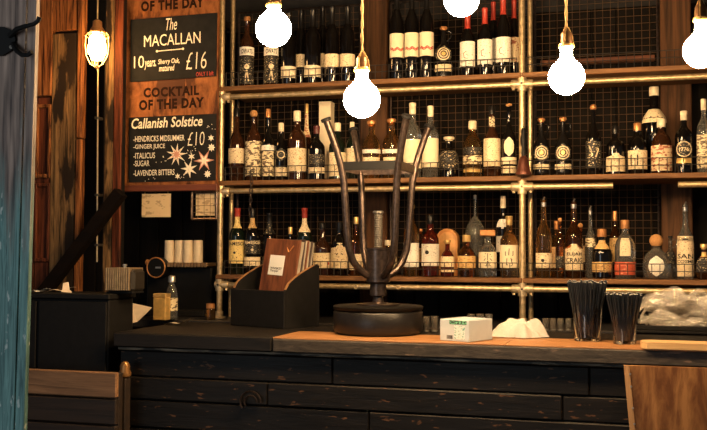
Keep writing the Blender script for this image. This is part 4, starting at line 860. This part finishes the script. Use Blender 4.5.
plank(50.6, 75, None, 30.5, OR, .006); plank(50.6, 75, 33, None, OC, .008); plank(75.5, 81, None, 138, OR, .02); plank(75.5, 81, 139, None, OR, .016)
for y0, y1 in ((104, 178), (183, 262)):       # raised door-like panels
    for (xa_, xb_, ya, yb_) in ((35, 37.5, y0, y1), (47, 50, y0, y1), (37.5, 47, y0, y0 + 4), (37.5, 47, y1 - 4, y1)): plank(xa_, xb_, ya, yb_, OR if y0 < 150 else RB, .012, nm='panel_moulding')
b2 = MB().box((P(104, 100, 3.95).x, 3.95, 0), (P(121.5, 100, 3.95).x, 3.99, 2.98)).build('trim_1', BLACK); tag(b2, kind='structure')
plank(104, 112.5, None, None, OC, 0, b2, 3.94, .01); plank(113, 121, None, None, RB, .004, b2, 3.94, .01)
# dark diagonal brace
a, b = P(33, 303, 3.80), P(118, 192, 3.80); d = (b - a).normalized(); nn = Vector((-d.z, 0, d.x)) * (5.2 * mpp(75, 3.8))
vs = [p + o_ + Vector((0, t, 0)) for t in (0, .05) for p in (a, b) for o_ in (-nn, nn)]
o = MB().add(vs, [(0, 2, 3, 1), (4, 5, 7, 6), (0, 4, 6, 2), (1, 3, 7, 5), (0, 1, 5, 4), (2, 6, 7, 3)]).build('diagonal_brace', wood('dark_brace', (.006, .005, .005), (.011, .007, .005), 'x', .8, 20, spec=.03)); tag(o, 'dark diagonal timber brace crossing in front of the old planks', 'brace')
# ------------------------------------------------------------------ dark service cabinet
YCf = 3.27; xa, xb = P(-30, 300, YCf).x, P(107, 330, YCf).x; ztop = P(70, 293.5, YCf + .02).z; CD = .20
cb = empty('service_cabinet', (xa, YCf, 0)); tag(cb, 'tall black service cabinet with papers and a toaster on top', 'cabinet')
MB().cbox((xa, YCf + .012, 0), (xb, YCf + CD, ztop - .02), .004).build('body', BLACK, cb, world=True)
MB().cbox((xa, YCf, ztop - .02), (xb + .006, YCf + CD + .01, ztop), .003).build('top_panel', BLACK, cb, world=True)
for k in range(2):
    x0_ = xa + (xb - xa) * k / 2 + .006; MB().cbox((x0_, YCf + .002, .06), (x0_ + (xb - xa) / 2 - .012, YCf + .012, ztop - .03), .003).build('door', BLACK, cb, world=True)
PK = wood('brown_crate_plank', (.10, .05, .025), (.48, .26, .13), 'x', .6, 30); PK2 = wood('dark_crate_plank', (.018, .014, .012), (.05, .03, .02), 'x', .6, 20, mark=((.14, .07, .03), 14, .66))
YF = 3.10; xa2, xb2 = P(-30, 380, YF).x, P(116, 385, YF).x
ls = empty('plank_screen', (xa2, YF, 0)); tag(ls, 'low screen of rough brown planks before the black cabinet', 'screen')
yy = 371
while yy < 640:
    z1, z0 = P(70, yy, YF).z, max(P(70, yy + 25, YF).z, .002); MB().cbox((xa2, YF, z0), (xb2, YF + .022, z1), .004).build('plank', PK if yy < 380 else PK2, ls, world=True); yy += 26.5
for X in (xa2 + .02, xb2 - .035): MB().cbox((X, YF + .022, 0), (X + .035, YF + .05, P(70, 372, YF).z), .003).build('batten', PK2, ls, world=True)
# newel with brass knob at the bar end
q = P(124.5, 400, YB - .05); s = mpp(124, YB - .05)
nw = empty('newel_post', (q.x, YB - .05, 0)); tag(nw, 'dark slim post with a brass knob at the end of the bar', 'post')
z_ = lambda y: P(124, y, YB - .05).z
MB().cbox((-3.5 * s, -.02, 0), (3.5 * s, .02, z_(378)), .003).build('shaft', PK2, nw)
MB().lathe([(3 * s, z_(378)), (5.6 * s, z_(376)), (6 * s, z_(373)), (4.4 * s, z_(369)), (4.8 * s, z_(366)), (3 * s, z_(362)), (.5 * s, z_(361))], 16).build('knob', plain('dull_brass', (.36, .18, .06), .4, .6), nw, True)
# papers on the cabinet and the bar end
PAPER = plain('paper', (.74, .62, .48), .7, var=.08)
def sheet(pts, label, z=None, Y=None, lift=.001, mat=PAPER):
    ps = [PZ(x, y, z) if z is not None else P(x, y, Y) for x, y in pts]
    if z is not None: ps = [Vector((p.x, p.y, z + lift + .012 * (i % 2))) for i, p in enumerate(ps)]
    n = len(ps); c = sum(ps, Vector()) / n; nn = Vector((0, 0, .0012)) if z is not None else Vector((0, .0012, 0))
    o = MB().add([p - c for p in ps] + [p - c + nn for p in ps], [tuple(range(n))[::-1], tuple(range(n, 2 * n))] + [(i, (i + 1) % n, (i + 1) % n + n, i + n) for i in range(n)]).build('paper_sheet', mat, loc=c); tag(o, label, 'paper'); return o
zt2 = ztop
def curl(cx, cy, z, L_, Wd, rz, up, label, mat=PAPER, down=0):
    c = PZ(cx, cy, z); n = 10; vs = []
    for i in range(n + 1):
        t = i / n; 
        for wv in (-.5, .5): vs.append(((t - .5) * L_, wv * Wd * (1 - .5 * t * down), .0015 + up * t * t + .004 * math.sin(t * 9 + wv)))
    m = min(v[2] for v in vs); vs = [(a, b, q - m) for a, b, q in vs]
    vs2 = vs + [(a, b, q + .0008) for a, b, q in vs]; k = 2 * (n + 1)
    fs = [(2 * i, 2 * i + 1, 2 * i + 3, 2 * i + 2) for i in range(n)]; fs = [f[::-1] for f in fs] + [tuple(j + k for j in f) for f in fs]
    o = MB().add(vs2, fs).build('paper_sheet', mat, None, True, loc=c + Vector((0, 0, .0015))); o.rotation_euler = (0, 0, rz); tag(o, label, 'paper'); return o
curl(62, 291.5, ztop, .10, .09, .4, .012, 'curled paper sheet lying farther back on the black cabinet')
curl(40, 292.5, ztop, .07, .05, .1, .010, 'small white slip lying on the black cabinet beside the teal post', plain('white_slip', (.75, .76, .78), .6))
curl(66, 293, ztop, .035, .04, 2.2, .035, 'small upturned paper corner on the black cabinet front edge', down=1)
lf = [PZ(118.5, 326, ZC + .002), P(131, 303, 3.66), PZ(137, 322, ZC + .002), P(152, 307.5, 3.75), PZ(143, 317, ZC + .01), P(124, 313, 3.60)]
c = sum(lf, Vector()) / 6; vs = [p - c for p in lf]; vs += [p + Vector((.0005, .001, .0005)) for p in vs]
o = MB().add(vs, [(0, 2, 1, 5), (2, 4, 3, 1), (6, 11, 7, 8), (8, 7, 9, 10)]).build('folded_leaflet', PAPER, loc=c); tag(o, 'folded paper leaflet standing crumpled at the end of the bar', 'leaflet')
curl(180, 325, ZC, .13, .05, -.2, .022, 'narrow paper strip lying on the bar end beside the small steel bottle', down=.5)
# ------------------------------------------------------------------ coffee machine, cups, toaster and small things
YE = 4.12; e0, e1 = P(140, 290, YE).x, P(206, 290, YE).x; ze = P(180, 262, YE).z
em = empty('coffee_machine', ((e0 + e1) / 2, YE, ZC + .001)); tag(em, 'black coffee machine with round gauge and cup tray', 'coffee machine')
MB().cbox((e0, YE + .06, ZC + .001), (e1, YE + .34, ze - .02), .008).build('body', BLACKG, em, world=True)
MB().cbox((e0 + .01, YE, ZC + .001), (e1 - .01, YE + .06, ZC + .03), .004).build('drip_tray', BLACK, em, world=True)
t0 = P(166, 262, YE).x; MB().cbox((t0, YE + .01, ze - .02), (e1, YE + .3, ze - .004), .003).build('cup_tray', plain('tray_metal', (.30, .19, .10), .4, .6), em, world=True)
for k in range(12):
    X = t0 + (e1 - t0) * (k + .5) / 12; MB().cbox((X - .006, YE + .004, ze - .024), (X + .006, YE + .012, ze - .003), .001).build('tray_slat', MATS['tray_metal'], em, world=True)
q = P(157, 267.5, YE); s = mpp(157, YE)
MB().tube([(q.x, YE - .01, q.z), (q.x, YE + .06, q.z)], 9.5 * s, 24).build('gauge_drum', BLACKG, em, True, True)
MB().tube([(q.x + math.cos(t) * 9.3 * s, YE - .011, q.z + math.sin(t) * 9.3 * s) for t in [k * math.pi / 14 for k in range(29)]], .003, 6, False).build('gauge_rim', C['amber'], em, True, True)
MB().box((q.x - .001, YE - .014, q.z - .004), (q.x + 5 * s, YE - .011, q.z + .004)).build('gauge_needle', C['steel'], em, world=True)
q = P(144.5, 262, YE); MB().tube([(q.x, YE + .02, q.z), (q.x + .05, YE + .02, q.z - .012)], .013, 12).build('steam_knob', C['amber'], em, True, True)
CUP = plain('cream_cup', (.78, .64, .44), .35, var=.05)
for k, x_ in enumerate((169.5, 178.5, 188, 197)):
    R = 4.7 * mpp(x_, YE + .06); X = P(x_, 250, YE + .06).x; h = P(x_, 240.5, YE + .06).z - ze + .004
    o = empty('paper_cup', (X, YE + .06 + (k % 2) * .012, ze - .003)); tag(o, 'cream paper cup upended in a row on the coffee machine', 'cup', 'cream cups on the coffee machine')
    MB().lathe([(R, 0), (R * 1.01, .004), (R * .95, h - .003), (R * .86, h), (R * .84, h - .004), (.002, h - .004)], 18).build('cup_wall', CUP, o, True)
    MB().tube([(math.cos(t) * R, math.sin(t) * R, .003) for t in [j * math.pi / 9 for j in range(19)]], .0018, 5, False).build('rolled_rim', CUP, o, True)
    # toaster on the cabinet
c = P(118, 293, YCf + .055); c.z = ztop; s = mpp(118, c.y)
to = empty('ribbed_toaster', c + Vector((0, .05, .001))); tag(to, 'small ribbed metal toaster standing on the black cabinet', 'toaster')
w, h, dpt = 15 * s, 24 * s, .10
MB().cbox((-w, -.042, .006), (w, .055, h - .006), .012).build('shell', plain('toaster_dark', (.03, .025, .02), .4, .3), to)
for k in range(11):
    X = -w + .012 + (2 * w - .03) * k / 10
    MB().cbox((X - .0030, -.054, .012), (X + .0030, .060, h), .002).build('rib', plain('toaster_steel', (.50, .38, .24), .35, .8), to)
MB().cbox((-w + .005, -.04, 0), (w - .005, .05, .008), .002).build('foot_plate', BLACK, to)
MB().lathe([(.006, h - .005), (.006, h + .006), (.009, h + .008), (.009, h + .012), (.004, h + .014)], 10, (.0, 0, 0)).build('knob', C['steel'], to, True)
# amber tin
c = PZ(159, 320.5, ZC); s = mpp(159, c.y); o = empty('amber_tin', c + Vector((0, 0, .001))); tag(o, 'small yellow tin box standing beside the steel bottle', 'tin')
MB().cbox((-6.5 * s, 0, 0), (6.5 * s, .05, 21 * s), .003).build('tin_body', L['gold'], o); MB().cbox((-6.8 * s, -.001, 21 * s), (6.8 * s, .051, 25 * s), .003).build('lid', C['gold'], o)
# steel bottle
c = PZ(171.5, 319.5, ZC); s = mpp(171, c.y); o = empty('syrup_bottle', c + Vector((0, 0, .001))); tag(o, 'small clear syrup bottle with steel cap beside the yellow tin', 'bottle')
MB().lathe([(5 * s, 0), (5.6 * s, .003), (5.6 * s, 22 * s), (4.4 * s, 29 * s), (2.4 * s, 33 * s), (2.4 * s, 37 * s)], 16).build('glass_body', G['clear'], o, True)
MB().lathe([(3.6 * s, 35 * s), (3.6 * s, 40 * s), (2.8 * s, 41 * s)], 14).build('cap', C['steel'], o, True)
MB().lathe([(5.75 * s, 8 * s), (5.75 * s, 20 * s)], 16, cap=False).build('label', L['mott'], o, True)
c = PZ(210.5, 320, ZC); s = mpp(210, c.y); o = empty('spice_jar', c + Vector((0, 0, .001))); tag(o, 'little glass jar with brown lid at the foot of the pipe rack', 'jar')
MB().lathe([(4.4 * s, 0), (4.8 * s, .002), (4.8 * s, 9 * s), (3.8 * s, 11 * s)], 14).build('glass_body', G['honey'], o, True); MB().lathe([(4.2 * s, 11 * s), (4.2 * s, 15 * s), (3.4 * s, 15.5 * s)], 14).build('lid', C['amber'], o, True)

# ------------------------------------------------------------------ short chain hanging from the middle shelf
q = P(252, 172, YS - .03); e = P(250, 214, YS - .03)
o = empty('hanging_chain', e); tag(o, 'short dark chain dangling over the edge of the middle shelf', 'chain')
n = 10
for k in range(n):
    c0 = q + (e - q) * (k / (n - 1)) - e; ax = k % 2
    MB().tube([c0 + Vector((math.cos(t) * .007 * (1 - ax), math.cos(t) * .007 * ax, math.sin(t) * .012)) for t in [j * math.pi / 6 for j in range(13)]], .0024, 5, False).build('link', IRON, o, True)
MB().tube([q - e, q - e + Vector((0, .0, .012)), Vector((q.x - e.x, .013, q.z - e.z + .014))], .002, 5).build('hook', IRON, o, True)
